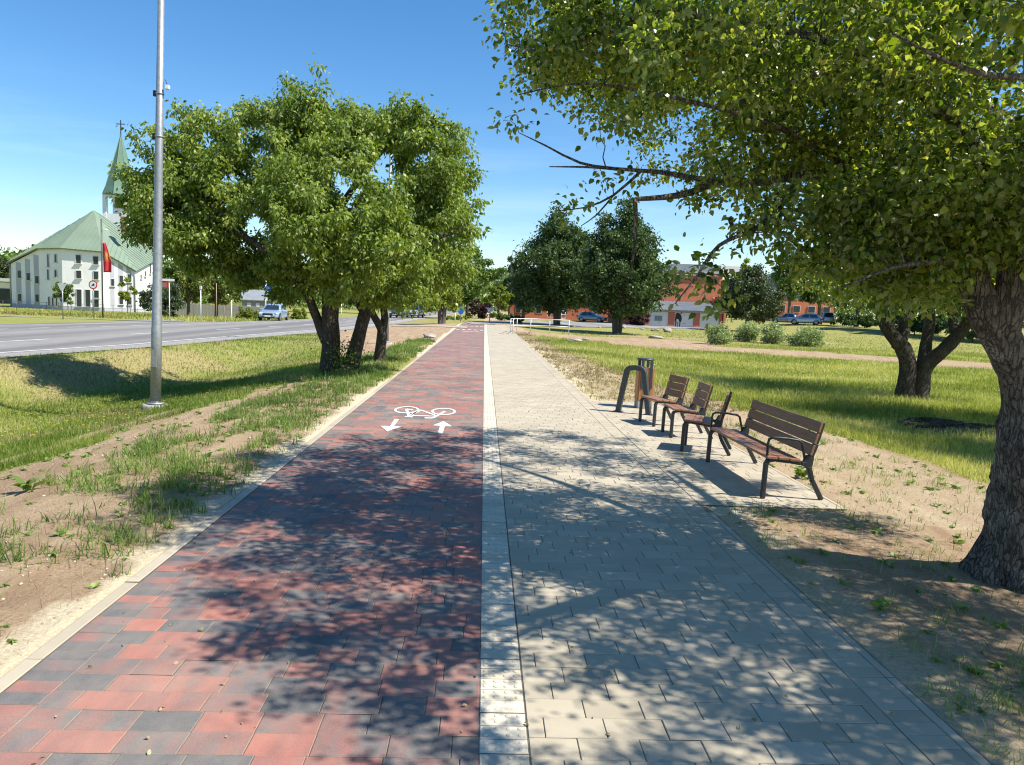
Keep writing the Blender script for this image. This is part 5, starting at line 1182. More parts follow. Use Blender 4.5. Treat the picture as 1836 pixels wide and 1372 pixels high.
# bicycle stand: a flat bent steel arch
A0, B0 = Vector(ft(1108, 738)), Vector(ft(1163, 744)); ex = (B0 - A0); ex.z = 0; Lr = ex.length; ra = math.atan2(ex.y, ex.x)
st = thing('bicycle_stand', 'dark grey steel arch bicycle stand in front of the wooden litter bin', 'bicycle stand', ((A0.x + B0.x) / 2, (A0.y + B0.y) / 2, 0), ra)
Ht = .80; hw = Lr / 2; tw_ = hw * .60
path_ = [(-hw, 0, 0)] + [(-hw + (hw - tw_) * k, 0, (Ht - .13) * k) for k in (.3, .6, .9, 1.0)] + [(-tw_ + .012, 0, Ht - .07), (-tw_ + .035, 0, Ht - .03), (-tw_ + .075, 0, Ht - .006), (-tw_ + .12, 0, Ht)] + [(0, 0, Ht + .004)]
path_ = path_ + [(-p_[0], p_[1], p_[2]) for p_ in reversed(path_[:-1])]
g = MB(); V = []; sec = [(-.042, -.055), (.042, -.055), (.05, -.045), (.05, .045), (.042, .055), (-.042, .055), (-.05, .045), (-.05, -.045)]
for i, p_ in enumerate(path_):
    a = Vector(path_[max(i - 1, 0)]); b = Vector(path_[min(i + 1, len(path_) - 1)]); t_ = (b - a).normalized(); nr = Vector((0, 1, 0)).cross(t_)
    for (u, v) in sec: q = Vector(p_) + nr * u * .9 + Vector((0, 1, 0)) * v * .8; V.append(q)
ns = len(sec); g.add(V, [(i * ns + k, i * ns + (k + 1) % ns, (i + 1) * ns + (k + 1) % ns, (i + 1) * ns + k) for i in range(len(path_) - 1) for k in range(ns)] + [tuple(range(ns)), tuple(reversed(range(len(V) - ns, len(V))))], False)
g.build('arch', ANTH, st, .006)
for s in (-1, 1): MB().box((s * hw, 0, .006), (.16, .13, .012)).build('base_plate', ANTH, st)
# litter bin
q = W(1153, 731, 0)
bn = thing('litter_bin', 'orange wood-slatted litter bin with a dark flat lid and concrete foot', 'litter bin', (q.x, q.y, 0))
MB().box((0, 0, .07), (.30, .30, .14)).build('foot', CONC, bn, .012)
g = MB()
for s in range(4):
    for k in range(4):
        M = Matrix.Rotation(s * math.pi / 2, 3, 'Z'); c0 = M @ Vector((-.105 + k * .07, -.145, .42)); d_ = Matrix.Rotation(s * math.pi / 2, 3, 'Z'); g.box(c0, (.062, .022, .56), M=d_)
g.build('slatted_body', OAK, bn, .004)
MB().box((0, 0, .42), (.26, .26, .54)).build('liner', BLK, bn)
for s in (-1, 1): MB().box((s * .085, -.162, .60), (.055, .012, .5)).box((s * .085, .162, .60), (.055, .012, .5)).build('post', ANTH, bn)
MB().lathe([(.02, .83), (.16, .83), (.168, .845), (.165, .862), (.02, .866)], 28).build('lid', ANTH, bn); bn.scale = (.95, .95, 1.07)

# ------------------------------------------------------------------ lamp posts
def lamp(name, label, base, H, r0, r1, group, extras):
    t = thing(name, label, 'lamp post', base, 0, group); t.rotation_euler = (0, .022 if extras else 0, 0)
    MB().lathe([(.25, -.3), (.25, .04), (.225, .07), (.12, .075)], 20).build('footing', CONC, t)
    MB().lathe([(.17, .085), (.17, .1), (r0, .11), (r0, .14)], 24).build('flange', METAL, t)
    MB().lathe([(r0, .1), (r0 * 1.0, 1.6), (r0 * .94, 1.62), (r0 + (r1 - r0) * .5, H * .5), (r1, H)], 24).build('pole', METAL, t)
    MB().box((0, -r0 - .004, 1.0), (.1, .02, .34)).build('hatch', METAL, t)
    g = MB(); g.tube([(0, 0, H), (-.1, 0, H + .12), (-.9, 0, H + .22)], .035, 10); g.build('arm', METAL, t)
    MB().box((-1.2, 0, H + .24), (.62, .26, .09)).build('luminaire', ANTH, t, .03)
    if extras:
        d_ = w2c(base[0], base[1])[1]
        def zat(py): return WD(285, py, float(d_)).z - base[2]
        z = zat(156); MB().box((.155, -.03, z), (.075, .07, .075)).build('sensor_box', PLT, t, .006)
        g = MB(); g.tube([(.09, -.02, z + .14), (.12, -.02, z + .12), (.145, -.02, z + .03)], .006, 6); g.build('cable', BLK, t)
        for py in (168, 245):
            z = zat(py); rr = r0 + (r1 - r0) * z / H
            g = MB(); g.lathe([(rr + .012, -.012), (rr + .012, .012)], 24, (0, 0, z)); c0 = g.build('clamp_band', METAL, t); MB().box((-rr - .03, 0, z), (.05, .05, .11)).build('clamp', BLK, c0, .006)
    return t
q = onto(279, 731, -.4); lamp('lamp_post', 'tall galvanised lamp post in the foreground grass with small boxes clamped on it', (q.x, q.y, q.z), 9.2, .100, .052, 'galvanised posts', True)
q = onto(693, 617, -.1); lamp('lamp_post', 'galvanised lamp post half hidden behind the smaller pear tree', (q.x, q.y, q.z), 8.0, .085, .05, 'galvanised posts', False)

# ------------------------------------------------------------------ signs and posts
def post(name, label, px, pyb, d, pyt, r, group=None, mat=None, part='post', cat='post'):
    q = c2w(X(px, d), d); q.z = zz(q.x, q.y); H = Zp(pyt, d, px) - q.z
    t = thing(name, label, cat, q, -YAW, group); MB().tube([(0, 0, -.2), (0, 0, H)], r, 10).build(part, mat or METAL, t); return t, H, d
REDP = pm('sign_red', (.5, .02, .02), (.46, .02, .02), 4, .45); BLUP = pm('sign_blue', (.02, .13, .5), (.02, .12, .46), 4, .45); SBACK = pm('sign_back_grey', (.6, .62, .65), (.52, .54, .57), 4, .5, metal=.3)
RS = 'road signs'
t, H, d = post('give_way_sign', 'grey back of an inverted triangular sign on the grass island', 113, 582, 47, 508, .035, RS, cat='road sign')
MB().slab([(-.31, -.045, H - .02), (.31, -.045, H - .02), (0, -.045, H - .58)], (0, .012, 0)).build('sign_plate', SBACK, t, .01)
t, H, d = post('prohibition_sign', 'round white sign with a red rim and black symbol in front of the church', 168.5, 573, 60, 503, .04, RS, cat='road sign')
def disc(r, c, y, th, n=28): return [(c[0] + r * math.cos(2 * math.pi * k / n), y, c[1] + r * math.sin(2 * math.pi * k / n)) for k in range(n)]
pl = MB().slab(disc(.35, (0, H - .35), -.06, 0), (0, .012, 0)).build('sign_plate', REDP, t)
MB().slab(disc(.26, (0, H - .35), -.07, 0), (0, .008, 0)).build('face', PLT, pl)
MB().slab([(-.1, -.08, H - .43), (.13, -.08, H - .43), (.13, -.08, H - .26), (.0, -.08, H - .24), (-.02, -.08, H - .34), (-.1, -.08, H - .35)], (0, .006, 0)).build('symbol', GRAF, pl)
t, H, d = post('flag_mast', 'tall thin mast with a hanging red and gold banner in front of the church', 184.5, 571, 62, 393, .06, None, DKMETAL, 'mast', 'mast')
V = []; Qd = []; nb = 14; z1, z0 = Zp(436, d, 190), Zp(489, d, 190); qz = t.location.z
for i in range(nb + 1):
    k = i / nb; wv = .25 + .5 * min(1, k * 1.6)
    for j in range(7): s_ = j / 6; V.append((.07 + s_ * wv, .06 * math.sin(s_ * 9 + k * 2) * (.4 + k), z1 - qz + (z0 - z1) * k + .05 * s_))
for i in range(nb):
    for j in range(6): a = i * 7 + j; Qd.append((a, a + 1, a + 8, a + 7))
BAN, nt, b_, o_ = newmat('red_banner_with_gold_emblem'); tc_ = N(nt, 'ShaderNodeTexCoord').outputs['Generated']; sp_ = N(nt, 'ShaderNodeSeparateXYZ'); nt.links.new(tc_, sp_.inputs[0])
e_ = math_(nt, 'MULTIPLY', math_(nt, 'SUBTRACT', 1.0, math_(nt, 'MINIMUM', math_(nt, 'MULTIPLY', math_(nt, 'ABSOLUTE', math_(nt, 'SUBTRACT', sp_.outputs[2], .55)), 5.0), 1.0)), 1.4)
f_ = math_(nt, 'MULTIPLY', e_, ramp(nt, noise(nt, 9, 3, .6, vec=tc_), [(.42, (0, 0, 0)), (.55, (1, 1, 1))]))
nt.links.new(mixc(nt, f_, (.52, .025, .035), (.62, .36, .08)), b_.inputs['Base Color']); b_.inputs['Roughness'].default_value = .8
o2 = npmesh('banner', V, quads=Qd, mat=BAN, parent=t, smooth=True); o2.modifiers.new('thick', 'SOLIDIFY').thickness = .01
MB().box((.3, 0, Zp(412, d, 187) - qz), (.34, .16, .12)).build('lamp_head', PLT, t, .03); MB().bar((0, 0, Zp(411, d, 187) - qz), (.2, 0, Zp(412, d, 187) - qz), .05, .05).build('bracket', DKMETAL, t)
t, H, d = post('direction_sign', 'direction sign with a white arm and a red-ended dark panel behind the lamp post', 304, 571, 56, 500, .035, RS, PLT, cat='direction sign')
MB().box((-.12, -.05, H - .1), (1.05, .03, .17)).build('white_arm', PLT, t, .01); pl = MB().box((-.34, -.05, H - .48), (.6, .03, .42)).build('red_panel', REDP, t); MB().box((-.40, -.07, H - .48), (.42, .012, .34)).build('text_field', pm('faded_brown_panel', (.22, .10, .09), (.3, .2, .18), 30, .6), pl)
t, H, d = post('small_post_lamp', 'slim white post with a small grey box on top by the flower bed', 360, 570, 62, 517, .04, 'thin posts along the flower bed', PLT); MB().box((0, 0, H + .05), (.18, .16, .3)).build('head_box', SBACK, t, .02)
t, H, d = post('thin_pole', 'tall thin brownish pole between the olive-green trees', 388, 568, 70, 508, .035, 'thin posts along the flower bed', pm('rusty_pole', (.34, .25, .19), (.28, .2, .15), 6, .7))
t, H, d = post('marker_post', 'short white marker post left of the bright hedge', 415, 573, 62, 539, .045, 'thin posts along the flower bed', PLT)
t, H, d = post('thin_pole', 'short brown pole just left of the white marker post', 402, 572, 64, 549, .03, 'thin posts along the flower bed', pm('brown_pole', (.2, .15, .11), (.16, .12, .09), 6, .7))
t, H, d = post('crossing_sign', 'blue square sign on a pale pole above the silver car', 476, 568, 80, 498, .07, RS, PLT, cat='road sign')
pl = MB().box((.36, -.08, Zp(520, d, 478) - t.location.z), (.75, .03, .75)).build('sign_plate', BLUP, t); MB().slab([(.12, -.105, Zp(524, d, 478) - t.location.z), (.60, -.105, Zp(524, d, 478) - t.location.z), (.36, -.105, Zp(515.5, d, 478) - t.location.z)], (0, .005, 0)).build('symbol', PLT, pl)
t, H, d = post('give_way_sign', 'small pale sign on a post at the far end of the footpath', 878, 575, 84, 552, .05, RS, cat='road sign'); MB().slab([(-.42, -.06, H), (.42, -.06, H), (0, -.06, H - .7)], (0, .015, 0)).build('sign_plate', PLT, t)
t, H, d = post('cycle_sign', 'small blue round sign far off by the end of the cycle path', 826, 577, 78, 555, .04, RS, cat='road sign'); MB().slab(disc(.3, (0, H - .2), -.06, 0), (0, .012, 0)).build('sign_plate', BLUP, t)
t, H, d = post('marker_post', 'white post left of the small blue sign at the junction', 816, 576, 80, 556, .05, None, PLT)
t, H, d = post('marker_post', 'white post on the grass between the two main pear stems', 603, 571, 88, 545, .05, 'white posts by the side road', PLT)
t, H, d = post('marker_post', 'second white post just right of the other one between the pear stems', 612, 569, 92, 545, .05, 'white posts by the side road', PLT)
# wire fence in front of the church, grey fence behind the olive trees
fq = c2w(X(150, 84), 84); fq.z = zz(fq.x, fq.y)
fe = thing('wire_fence', 'low fence of thin dark posts along the church lawn', 'fence', fq)
tops = []
for px in (-20, 6, 30, 58, 84, 106, 129, 149, 167, 187, 203, 219, 234, 246, 260, 273):
    q = c2w(X(px, 84), 84); q.z = zz(q.x, q.y); a = q - fq; MB().tube([a, a + Vector((0, 0, 1.05))], .03, 6).build('fence_post', DKMETAL, fe); tops.append(a)
g = MB()
for z in (.3, .65, 1.0):
    g.tube([a + Vector((0, 0, z)) for a in tops], .012, 4)
g.build('wire', DKMETAL, fe)
q = c2w(X(385, 100), 100); q.z = zz(q.x, q.y)
gf = thing('grey_fence', 'weathered grey board fence behind the olive-green trees', 'fence', q, -YAW)
g = MB(); r_ = random.Random(4)
for k in range(66): g.box((-6 + k * .19, 0, .75 + r_.uniform(-.03, .03)), (.16, .03, 1.5))
g.build('boards', pm('grey_boards', (.3, .28, .26), (.22, .2, .185), 5, .9), gf)
for k in range(5): MB().box((-6 + k * 3.05, .08, .8), (.12, .12, 1.7)).build('fence_post', CONC, gf)
# white steel railing by the culvert
RW = pm('pale_galvanised_rail', (.45, .47, .48), (.56, .57, .58), 10, .45, metal=.3)
pA, pB, pC, pD = WD(916, 0, 48.0), WD(926, 0, 52.5), WD(951, 0, 50.5), None
def gpt(px, py, z=0.0): q = W(px, py, z); return Vector((q.x, q.y, z))
posts = [gpt(915, 596, 0), gpt(926.5, 594, 0), gpt(951, 595, 0), gpt(985, 596.2, 0), gpt(1019.5, 597.8, 0)]
rl = thing('railing', 'white steel handrail beside the footpath over the culvert', 'railing', posts[0])
HR = .95; prev = None
for q in posts: a = q - posts[0]; MB().tube([a + Vector((0, 0, -.25 - .08 * max(0, (q.x - 2.2)))), a + Vector((0, 0, HR))], .028, 8).build('post', RW, rl)
for z in (HR, HR * .5):
    g = MB(); g.tube([posts[k] - posts[0] + Vector((0, 0, z)) for k in (0, 2, 3, 4)], .026, 8); g.build('rail', RW, rl)
q2 = gpt(919.5, 598.5, 0); a = q2 - posts[0]; g = MB(); g.tube([a + Vector((0, 0, -.2)), a + Vector((0, 0, HR))], .028, 8); g.build('post', RW, rl)
for z in (HR, HR * .5): g = MB(); g.tube([a + Vector((0, 0, z)), posts[1] - posts[0] + Vector((0, 0, z))], .024, 8); g.build('rail', RW, rl)
# metal racks by the brick wall
q = c2w(X(997, 100), 100); q.z = zz(q.x, q.y)
rk = thing('bicycle_rack', 'pale metal rack standing behind the railing near the brick wall', 'rack', q, -YAW)
g = MB()
for k in range(6): g.tube([(-1.2 + k * .48, 0, 0), (-1.2 + k * .48, 0, 1.5)], .03, 6)
g.build('uprights', RW, rk)
for z in (.5, 1.0, 1.5): MB().tube([(-1.25, 0, z), (1.3, 0, z)], .03, 6).build('rail', RW, rk)

# ------------------------------------------------------------------ stones, stump, timber
STONE = pm('field_stone', (.22, .2, .18), (.40, .37, .33), 3.5, .9, bmp=.7, bdist=.03)
def stone(name, label, px, py, wpx, hr, seed, mat=STONE, group='boulders along the lawns', zg=-.5, sy=.8, fl=0.25):
    q = onto(px, py, zg); d = w2c(q.x, q.y)[1]; R = wpx / F * d / 2; r = np.random.default_rng(seed)
    bm = bmesh.new(); bmesh.ops.create_icosphere(bm, subdivisions=3, radius=1.0); ph = r.uniform(0, 6, 6)
    for v in bm.verts:
        n_ = v.co.normalized(); k = 1 + .16 * math.sin(3 * n_.x + ph[0]) + .13 * math.sin(4 * n_.y + ph[1] + 2 * n_.z) + .1 * math.sin(6 * n_.z + ph[2] + 3 * n_.x) + r.normal(0, .025)
        v.co = Vector((n_.x * R * k, n_.y * R * sy * k, n_.z * R * hr * k + R * hr * (1 - fl) * .8))
    me = bpy.data.meshes.new(name); bm.to_mesh(me); bm.free(); me.polygons.foreach_set('use_smooth', [True] * len(me.polygons))
    o = link(name, me, mat); o.location = q; o.rotation_euler = (0, 0, r.uniform(-.3, .3)); return tag(o, label, 'boulder', group)
stone('boulder', 'brown boulder on the sandy verge left of the cycle path', 771, 606, 24, .40, 1, zg=.05)
for k, (px, py, w, h, lab) in enumerate(((1029, 613, 26, .28, 'flat grey stone slab lying in the dirt below the railing'), (1048, 611, 16, .35, 'pale stone touching the flat grey slab'), (1118, 589, 9, .6, 'small dark boulder right of the multiple trunk'), (1151, 591, 7, .5, 'smallest boulder left of the pair before the garage doors'), (1174, 594, 12, .55, 'low boulder in front of the first garage door'), (1197, 596, 14, .75, 'upright boulder before the graffiti door'), (1176, 607, 24, .3, 'wide flat pale boulder on the lawn nearest the meadow'), (1028, 587, 6, .6, 'small boulder in the shade behind the railing'), (1075, 588, 6, .5, 'tiny boulder between the two dark conical trees'))):
    stone('boulder', lab, px, py, w, h, 10 + k)
q = onto(1690, 768, -.3); r_ = np.random.default_rng(8)
pile = thing('timber_pile', 'flat heap of dark rotting bark and branches in the shaded grass', 'wood pile', q)
g = MB()
for k in range(26):
    a = r_.normal(0, .25); c0 = np.array([r_.uniform(-.75, .75), r_.uniform(-.5, .5), r_.uniform(.03, .10)]); L_ = r_.uniform(.3, .9); e = np.array([math.cos(a), math.sin(a), r_.normal(0, .05)]) * L_ / 2
    g.tube([Vector(c0 - e), Vector(c0 + r_.normal(0, .03, 3)), Vector(c0 + e)], list(r_.uniform(.02, .055, 3)), 6)
g.build('branches', DARKBARK, pile); MB().lathe([(.9, -.05), (.85, .05), (.4, .08), (.05, .09)], 14).build('bark_litter', pm('bark_litter', (.05, .04, .03), (.14, .11, .085), 14, .95, bmp=1.0, bdist=.04), pile)
# thin cable from the garage corner
a, b = WD(1298, 546, GD), WD(1400, 532, 90); g = MB(); g.tube([a.lerp(b, k / 8) - Vector((0, 0, 1.0 * math.sin(math.pi * k / 8) * .5)) for k in range(9)], .02, 5); tag(g.build('cable', FRAMEM), 'thin pale cable strung from the garage corner into the evergreen', 'cable')

# ------------------------------------------------------------------ grass
def blades(name, X_, Y_, hgt, wid, rng, mat, label, cat, lean=.45, bend=.5, droop=False, spread=None):
    n = len(X_); Zb = Z(X_, Y_, True) - .008; a = rng.uniform(0, 2 * math.pi, n); l = np.abs(rng.normal(0, lean, n)); dx, dy = np.cos(a) * l, np.sin(a) * l
    fa = rng.uniform(0, 2 * math.pi, n); sx, sy = np.cos(fa) * wid * .5, np.sin(fa) * wid * .5
    B = np.stack([X_, Y_, Zb], -1); s_ = np.stack([sx, sy, np.zeros(n)], -1); h = hgt[:, None]
    nr = 1.0 / np.sqrt(1 + l * l); up = np.stack([dx * nr, dy * nr, nr], -1)
    m1 = B + up * h * .5; t_ = B + up * h + np.stack([dx, dy, -l * .8], -1) * h * bend * .6
    V = np.stack([B - s_, B + s_, m1 - s_ * .8, m1 + s_ * .8, t_], 1).reshape(-1, 3); o = (np.arange(n) * 5)[:, None]
    tt = np.clip(.5 + (fbm(X_ * .45, Y_ * .45, 123) - .5) * 1.5 + rng.normal(0, .2, n), 0, 1)
    ob = npmesh(name, V, o + [[2, 3, 4]], o + [[0, 1, 3, 2]], mat, None, {'tint': np.repeat(tt, 5)})
    return tag(ob, label, cat, kind='stuff')
GRASSM = leafmat('grass_blade', [(0, (.09, .14, .02)), (.45, (.16, .22, .034)), (.75, (.26, .30, .065)), (1, (.45, .41, .17))], transl=.3, rough=.5, spec=.3)
MEADM = leafmat('meadow_blade', [(0, (.14, .17, .03)), (.4, (.25, .275, .06)), (.72, (.40, .385, .12)), (1, (.58, .51, .26))], transl=.35, rough=.5, spec=.3)
VERGM = leafmat('verge_blade', [(0, (.085, .14, .03)), (.5, (.17, .24, .055)), (.85, (.25, .32, .085)), (1, (.36, .36, .14))], transl=.3, rough=.42, spec=.4)
STRAWM = leafmat('dry_straw', [(0, (.12, .095, .05)), (.5, (.32, .26, .14)), (1, (.5, .43, .26))], transl=.15, rough=.7, spec=.2)
rg = np.random.default_rng(31)
def scatter(n, d0, d1, k0, k1, rng, power=1.0):
    """points spread between two bearings, thinning with distance"""
    u = rng.random(n); d = (d0 ** (1 - power) + u * (d1 ** (1 - power) - d0 ** (1 - power))) ** (1 / (1 - power)) if power != 1 else d0 * (d1 / d0) ** u
    k = rng.uniform(k0, k1, n); xc = k * d; return xc * CA + d * SA, d * CA - xc * SA, d
def offpave(x, y): return ~(((x > PL - .02) & (x < PR + .02)) | ((x > 0) & (x < PADX + .02) & (y > PAD0 - .02) & (y < PAD1 + .02)))
# meadow on the right
x, y, d = scatter(430000, 6, 52, .02, 1.0, rg); b_, p_, s_ = zones(x, y)
ok = offpave(x, y) & (x > 1.9) & (rg.random(len(x)) > b_ * 1.6) & (b_ < .5); x, y, d, s_ = x[ok], y[ok], d[ok], s_[ok]
tl = fbm(x * .5, y * .5, 77)
blades('meadow_grass', x, y, rg.uniform(.35, 1.25, len(x)) * (.07 + .19 * tl) * (1 - .35 * (d < 9)), .003 + .00045 * d, rg, MEADM, 'tall sunlit meadow grass right of the path', 'meadow grass')
# ditch and roadside grass on the left
x, y, d = scatter(220000, 7, 45, -.95, -.06, rg); b_, p_, s_ = zones(x, y); xc = w2c(x, y)[0]
ok = offpave(x, y) & (x < -2.3) & (xc > near_edge(d) + .35) & (b_ < .35); x, y, d, s_ = x[ok], y[ok], d[ok], s_[ok]
dry = rg.random(len(x)) < s_ * .75
blades('ditch_grass', x[~dry], y[~dry], rg.uniform(.05, .15, (~dry).sum()), .003 + .0005 * d[~dry], rg, GRASSM, 'short green grass in the roadside ditch', 'grass')
blades('dry_ditch_grass', x[dry], y[dry], rg.uniform(.05, .13, dry.sum()), .003 + .0005 * d[dry], rg, STRAWM, 'dry yellowed grass on the ditch slope', 'dry grass', lean=.8)
# tufts sprouting from the sand beside both paths
def tufts(n, x0, x1, y0, y1, dens, per, rng):
    x = rng.uniform(x0, x1, n); y = y0 + (y1 - y0) * rng.random(n) ** 1.35; ok = offpave(x, y) & (rng.random(n) < dens(x, y)); x, y = x[ok], y[ok]
    k = np.repeat(np.arange(len(x)), rng.poisson(per, len(x)) + 2); r = rng.normal(0, .045, (len(k), 2)); X_, Y_ = x[k] + r[:, 0], y[k] + r[:, 1]; sz = rng.uniform(.5, 1.25, len(x))[k]
    ok = offpave(X_, Y_); return X_[ok], Y_[ok], sz[ok]
def dl(x, y):
    n = fbm(x * .9, y * .9, 21); q = fbm(x * 1.3, y * .8, 61); d = y
    band = sst(-4.5, -3.7, x + (n - .5) * 1.3) * sst(-2.45, -2.75, x) * sst(5.6, 7.6, y + (n - .5) * 2)
    kerbside = .5 * sst(-3.0, -2.6, x) * sst(.42, .56, fbm(x * 1.6, y * 1.1, 67)) * sst(3.5, 5, y)
    return np.clip(kerbside + .05 + .30 * sst(.5, .66, q) + band * (.75 * sst(.42, .58, q) + .42 * sst(9.5, 15, y)), 0, 1) * np.where(y > 6.5, sst(-4.5 + .03 * (y - 8), -3.7 + .03 * (y - 8), x + (n - .5) * 1.0), .9 * sst(-5.9, -4.8, x) + .1 * sst(-4.5, -3.5, x)) * sst(-2.22, -2.34, x)
tx, ty, ts = tufts(9500, -6.6, -2.24, 2.0, 36, dl, 13, rg)
blades('verge_grass', tx, ty, ts * rg.uniform(.07, .22, len(tx)), .0052 + .00045 * ty, rg, VERGM, 'green grass tufts sprouting from the sandy verge left of the cycle path', 'grass tufts', lean=.6, bend=.9)
def dr(x, y):
    q = fbm(x * 1.2, y * 1.2, 71); return np.clip(.10 + .45 * sst(.45, .65, q), 0, 1) * sst(6.3, 5.2, x)
tx, ty, ts = tufts(5200, 2.12, 6.2, 2.2, 14, dr, 6, rg)
blades('shaded_verge_grass', tx, ty, ts * rg.uniform(.05, .15, len(tx)), .004 + .0003 * ty, rg, VERGM, 'sparse grass tufts on bare soil around the benches and big trunk', 'grass tufts', lean=.7, bend=.9)
tx, ty, ts = tufts(6500, 2.12, 5.6, 14, 52, lambda x, y: .8 * sst(6.3 - .055 * y, 5.0 - .055 * y, x), 6, rg)
blades('dry_verge_grass', tx, ty, ts * rg.uniform(.05, .13, len(tx)), .004 + .0005 * ty, rg, STRAWM, 'dry yellow grass along the right edge of the footpath', 'dry grass', lean=.8)
# straw and dead stalks lying on the soil
x = np.concatenate([rg.uniform(-6.4, -2.25, 9000), rg.uniform(2.12, 5.9, 9000)]); y = 1.8 + 16 * rg.random(18000) ** 1.6; ok = offpave(x, y)
blades('straw_litter', x[ok], y[ok], rg.uniform(.03, .12, ok.sum()), np.full(ok.sum(), .0035), rg, STRAWM, 'dead straw and stalks lying on the bare soil', 'straw', lean=2.8, bend=.15)
# broad-leaved weeds
def weed(label, q, s, seed, name='weed'):
    r = np.random.default_rng(seed); n = 12; P = r.normal(0, .01, (n, 3)); P[:, 2] = .0; a = r.uniform(0, 6.28, n); A = np.stack([np.cos(a), np.sin(a), r.uniform(.5, 1.8, n)], -1)
    V, T, Qd, t = leaves(P, A, r.uniform(.7, 1.2, n) * s, .45, r, .5); o = npmesh(name, V, T, Qd, VERGM, None, {'tint': t}); o.location = q; return tag(o, label, 'weed', 'broad-leaved weeds')
weed('bright broad-leaved weed alone on the sand at the left edge', onto(50, 880, 0), .17, 1)
for k in range(5): pass
q = onto(1440, 856, 0); weed('green weed under the near end of the long bench', q, .16, 2)
# little yellow and white meadow flowers, red bedding flowers
FLY = pm('yellow_petals', (.75, .55, .03), (.7, .5, .02), 4, .6); FLW = pm('white_petals', (.8, .8, .76), (.75, .75, .7), 4, .6); FLR = pm('red_petals', (.34, .03, .022), (.22, .06, .035), 4, .6)
def flowers(name, x, y, z, r, mat, label, cat):
    n = len(x); B = np.stack([x, y, Z(x, y, True) + z], -1); V = np.concatenate([(B + np.array([math.cos(a), math.sin(a), .15 * (k % 2)]) * r[:, None])[:, None] for k, a in enumerate(np.arange(0, 6.2, 1.05))], 1)
    m_ = V.shape[1]; V = V.reshape(-1, 3); o = (np.arange(n) * m_)[:, None]
    T = np.concatenate([o + [[0, k, k + 1]] for k in range(1, m_ - 1)]); return tag(npmesh(name, V, T, None, mat), label, cat, kind='stuff')
def patch(cs, n, rng):
    out_ = []
    for (px, py, sx, sy) in cs:
        q = onto(px, py, -.3); out_.append(np.stack([q.x + rng.normal(0, sx, n), q.y + rng.normal(0, sy, n)], -1))
    a = np.concatenate(out_); return a[:, 0], a[:, 1]
x, y = patch([(1300, 657, 1.0, 1.2), (1470, 672, 1.5, 1.0), (1520, 665, 1.2, .8)], 260, rg); flowers('yellow_meadow_flowers', x, y, rg.uniform(.14, .26, len(x)), rg.uniform(.012, .026, len(x)), FLY, 'yellow buttercups scattered through the meadow', 'wildflowers')
x, y = patch([(1440, 636, 2.2, 1.2), (1250, 632, 2.0, 1.0), (1600, 655, 2.0, 1.0), (1400, 690, 3, 2)], 90, rg); flowers('white_meadow_flowers', x, y, rg.uniform(.2, .36, len(x)), rg.uniform(.012, .03, len(x)), FLW, 'white umbels scattered through the meadow', 'wildflowers')
x, y = patch([(90, 770, 1.6, .9), (200, 735, 1.4, 1.2)], 160, rg); ok = w2c(x, y)[0] < -6.2; flowers('dandelions', x[ok], y[ok], rg.uniform(.05, .12, ok.sum()), rg.uniform(.010, .02, ok.sum()), FLY, 'small yellow dandelions in the ditch grass', 'wildflowers')
k_ = rg.uniform(-.72, -.41, 1500); d = 64 + rg.normal(0, .6, 1500) + 1.2 * np.sin(k_ * 30); xx = k_ * d; ok = vnoise(xx * .25, d * 0, 5) > .3; x, y = (xx * CA + d * SA)[ok], (d * CA - xx * SA)[ok]
flowers('red_flower_bed', x, y, rg.uniform(.05, .22, len(x)), rg.uniform(.04, .08, len(x)), FLR, 'long bed of red bedding flowers along the side road', 'flower bed')
k_ = rg.uniform(-.75, -.3, 16000); d = rg.uniform(54, 92, 16000); xx = k_ * d; ok = (xx < far_edge(d) - .5) & (xx < -16) & ~((d < 61.5)); x, y = (xx * CA + d * SA)[ok], (d * CA - xx * SA)[ok]; d = d[ok]
blades('church_lawn_grass', x, y, rg.uniform(.12, .42, len(x)), np.full(len(x), .05), rg, MEADM, 'rough grass on the lawn in front of the church', 'lawn grass')
x, y, d = scatter(36000, 42, 85, .06, 1.0, rg); b_, p_, s_ = zones(x, y); ok = (b_ < .4) & (x > 2.5) & ~((d > 66) & (x < 16)) & (d < 82)
blades('lawn_grass', x[ok], y[ok], rg.uniform(.06, .16, ok.sum()), .0006 * d[ok], rg, MEADM, 'mown lawn grass beyond the dirt strip', 'lawn grass')

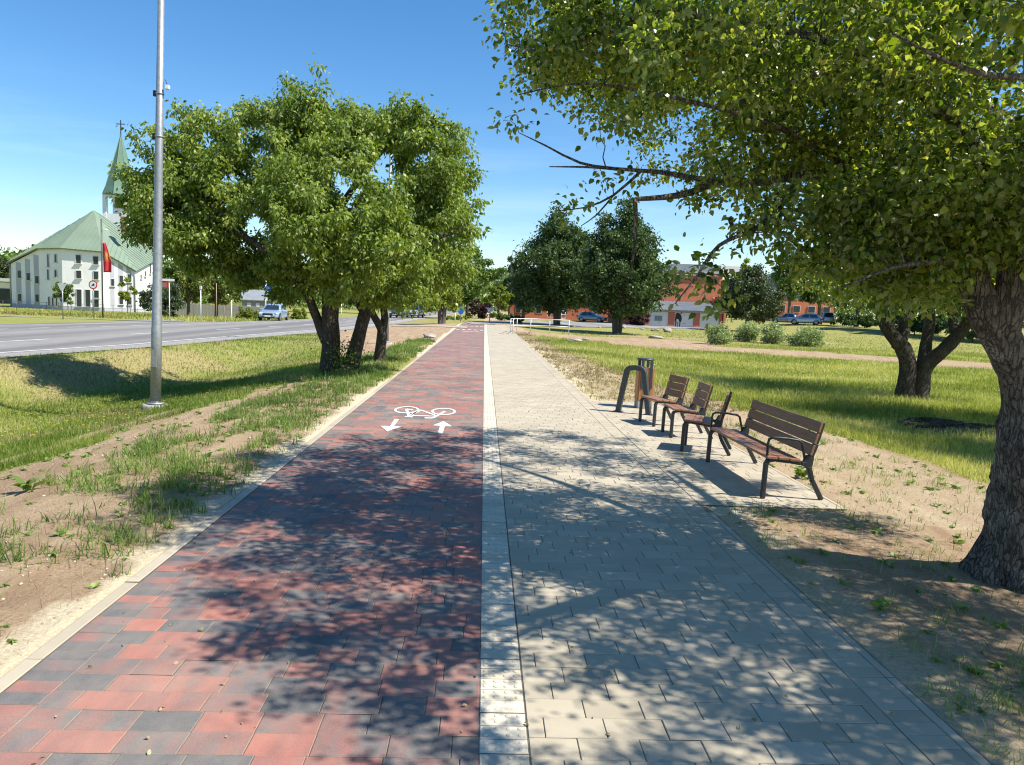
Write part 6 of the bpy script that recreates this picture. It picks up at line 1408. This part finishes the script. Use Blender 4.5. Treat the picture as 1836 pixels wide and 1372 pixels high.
# low broad-leaved rosettes among the tufts, crumbs and dropped leaves on the paving
def rosettes(name, x, y, s_, rng, label):
    k = np.repeat(np.arange(len(x)), 9); a = rng.uniform(0, 6.28, len(k)); A = np.stack([np.cos(a), np.sin(a), rng.uniform(.25, 1.1, len(k))], -1)
    P = np.stack([x[k], y[k], Z(x[k], y[k], True)], -1); V, T, Qd, t = leaves(P, A, s_[k] * rng.uniform(.6, 1.2, len(k)), .42, rng, .6, True)
    return tag(npmesh(name, V, T, Qd, VERGM, None, {'tint': t}), label, 'weeds', kind='stuff')
x = np.concatenate([rg.uniform(-5.6, -2.3, 900), rg.uniform(2.2, 6.0, 500)]); y = 2 + 22 * rg.random(1400) ** 1.5; ok = offpave(x, y)
rosettes('low_weeds', x[ok], y[ok], rg.uniform(.02, .075, ok.sum()), rg, 'low broad-leaved weeds scattered over the sandy verges')
n = 420; x = rg.uniform(-2.1, 2.05, n); y = 1.9 + 11 * rg.random(n) ** 1.5; P = np.stack([x, y, np.full(n, .006)], -1); a = rg.uniform(0, 6.28, n); A = np.stack([np.cos(a), np.sin(a), rg.uniform(.0, .25, n)], -1)
V, T, Qd, t = leaves(P, A, rg.uniform(.008, .032, n), .55, rg, .1, True); tag(npmesh('leaf_litter', V, T, Qd, STRAWM, None, {'tint': t}), 'tiny dry leaves and crumbs dropped on the paving', 'leaf litter', kind='stuff')

# clods, gravel and grit lying on the bare soil
n = 5200; x = np.where(rg.random(n) < .55, rg.uniform(-5.8, -2.22, n), rg.uniform(2.14, 5.9, n)); y = 1.8 + 15 * rg.random(n) ** 1.7; ok = offpave(x, y); x, y = x[ok], y[ok]; n = len(x)
sz = np.clip(rg.lognormal(-4.95, .55, n), .003, .028); B = np.stack([x, y, Z(x, y, True) + sz * .2], -1)
oc = np.array([(1, 0, 0), (-1, 0, 0), (0, 1, 0), (0, -1, 0), (0, 0, 1), (0, 0, -1)], float); V = (B[:, None] + oc[None] * sz[:, None, None] * rg.uniform(.55, 1.25, (n, 6, 1)) * np.array([1, 1, .7])).reshape(-1, 3); o = (np.arange(n) * 6)[:, None]
T = np.concatenate([o + [f] for f in ([0, 2, 4], [2, 1, 4], [1, 3, 4], [3, 0, 4], [2, 0, 5], [1, 2, 5], [3, 1, 5], [0, 3, 5])])
CLOD, nt, b_, o_ = newmat('soil_clod'); g_ = N(nt, 'ShaderNodeNewGeometry'); nt.links.new(ramp(nt, g_.outputs['Random Per Island'], [(.1, (.2, .14, .085)), (.6, (.36, .27, .17)), (.95, (.48, .44, .38))]), b_.inputs['Base Color']); b_.inputs['Roughness'].default_value = .95
tag(npmesh('soil_clods', V, T, None, CLOD), 'small clods and pebbles strewn over the bare soil', 'soil clods', kind='stuff')
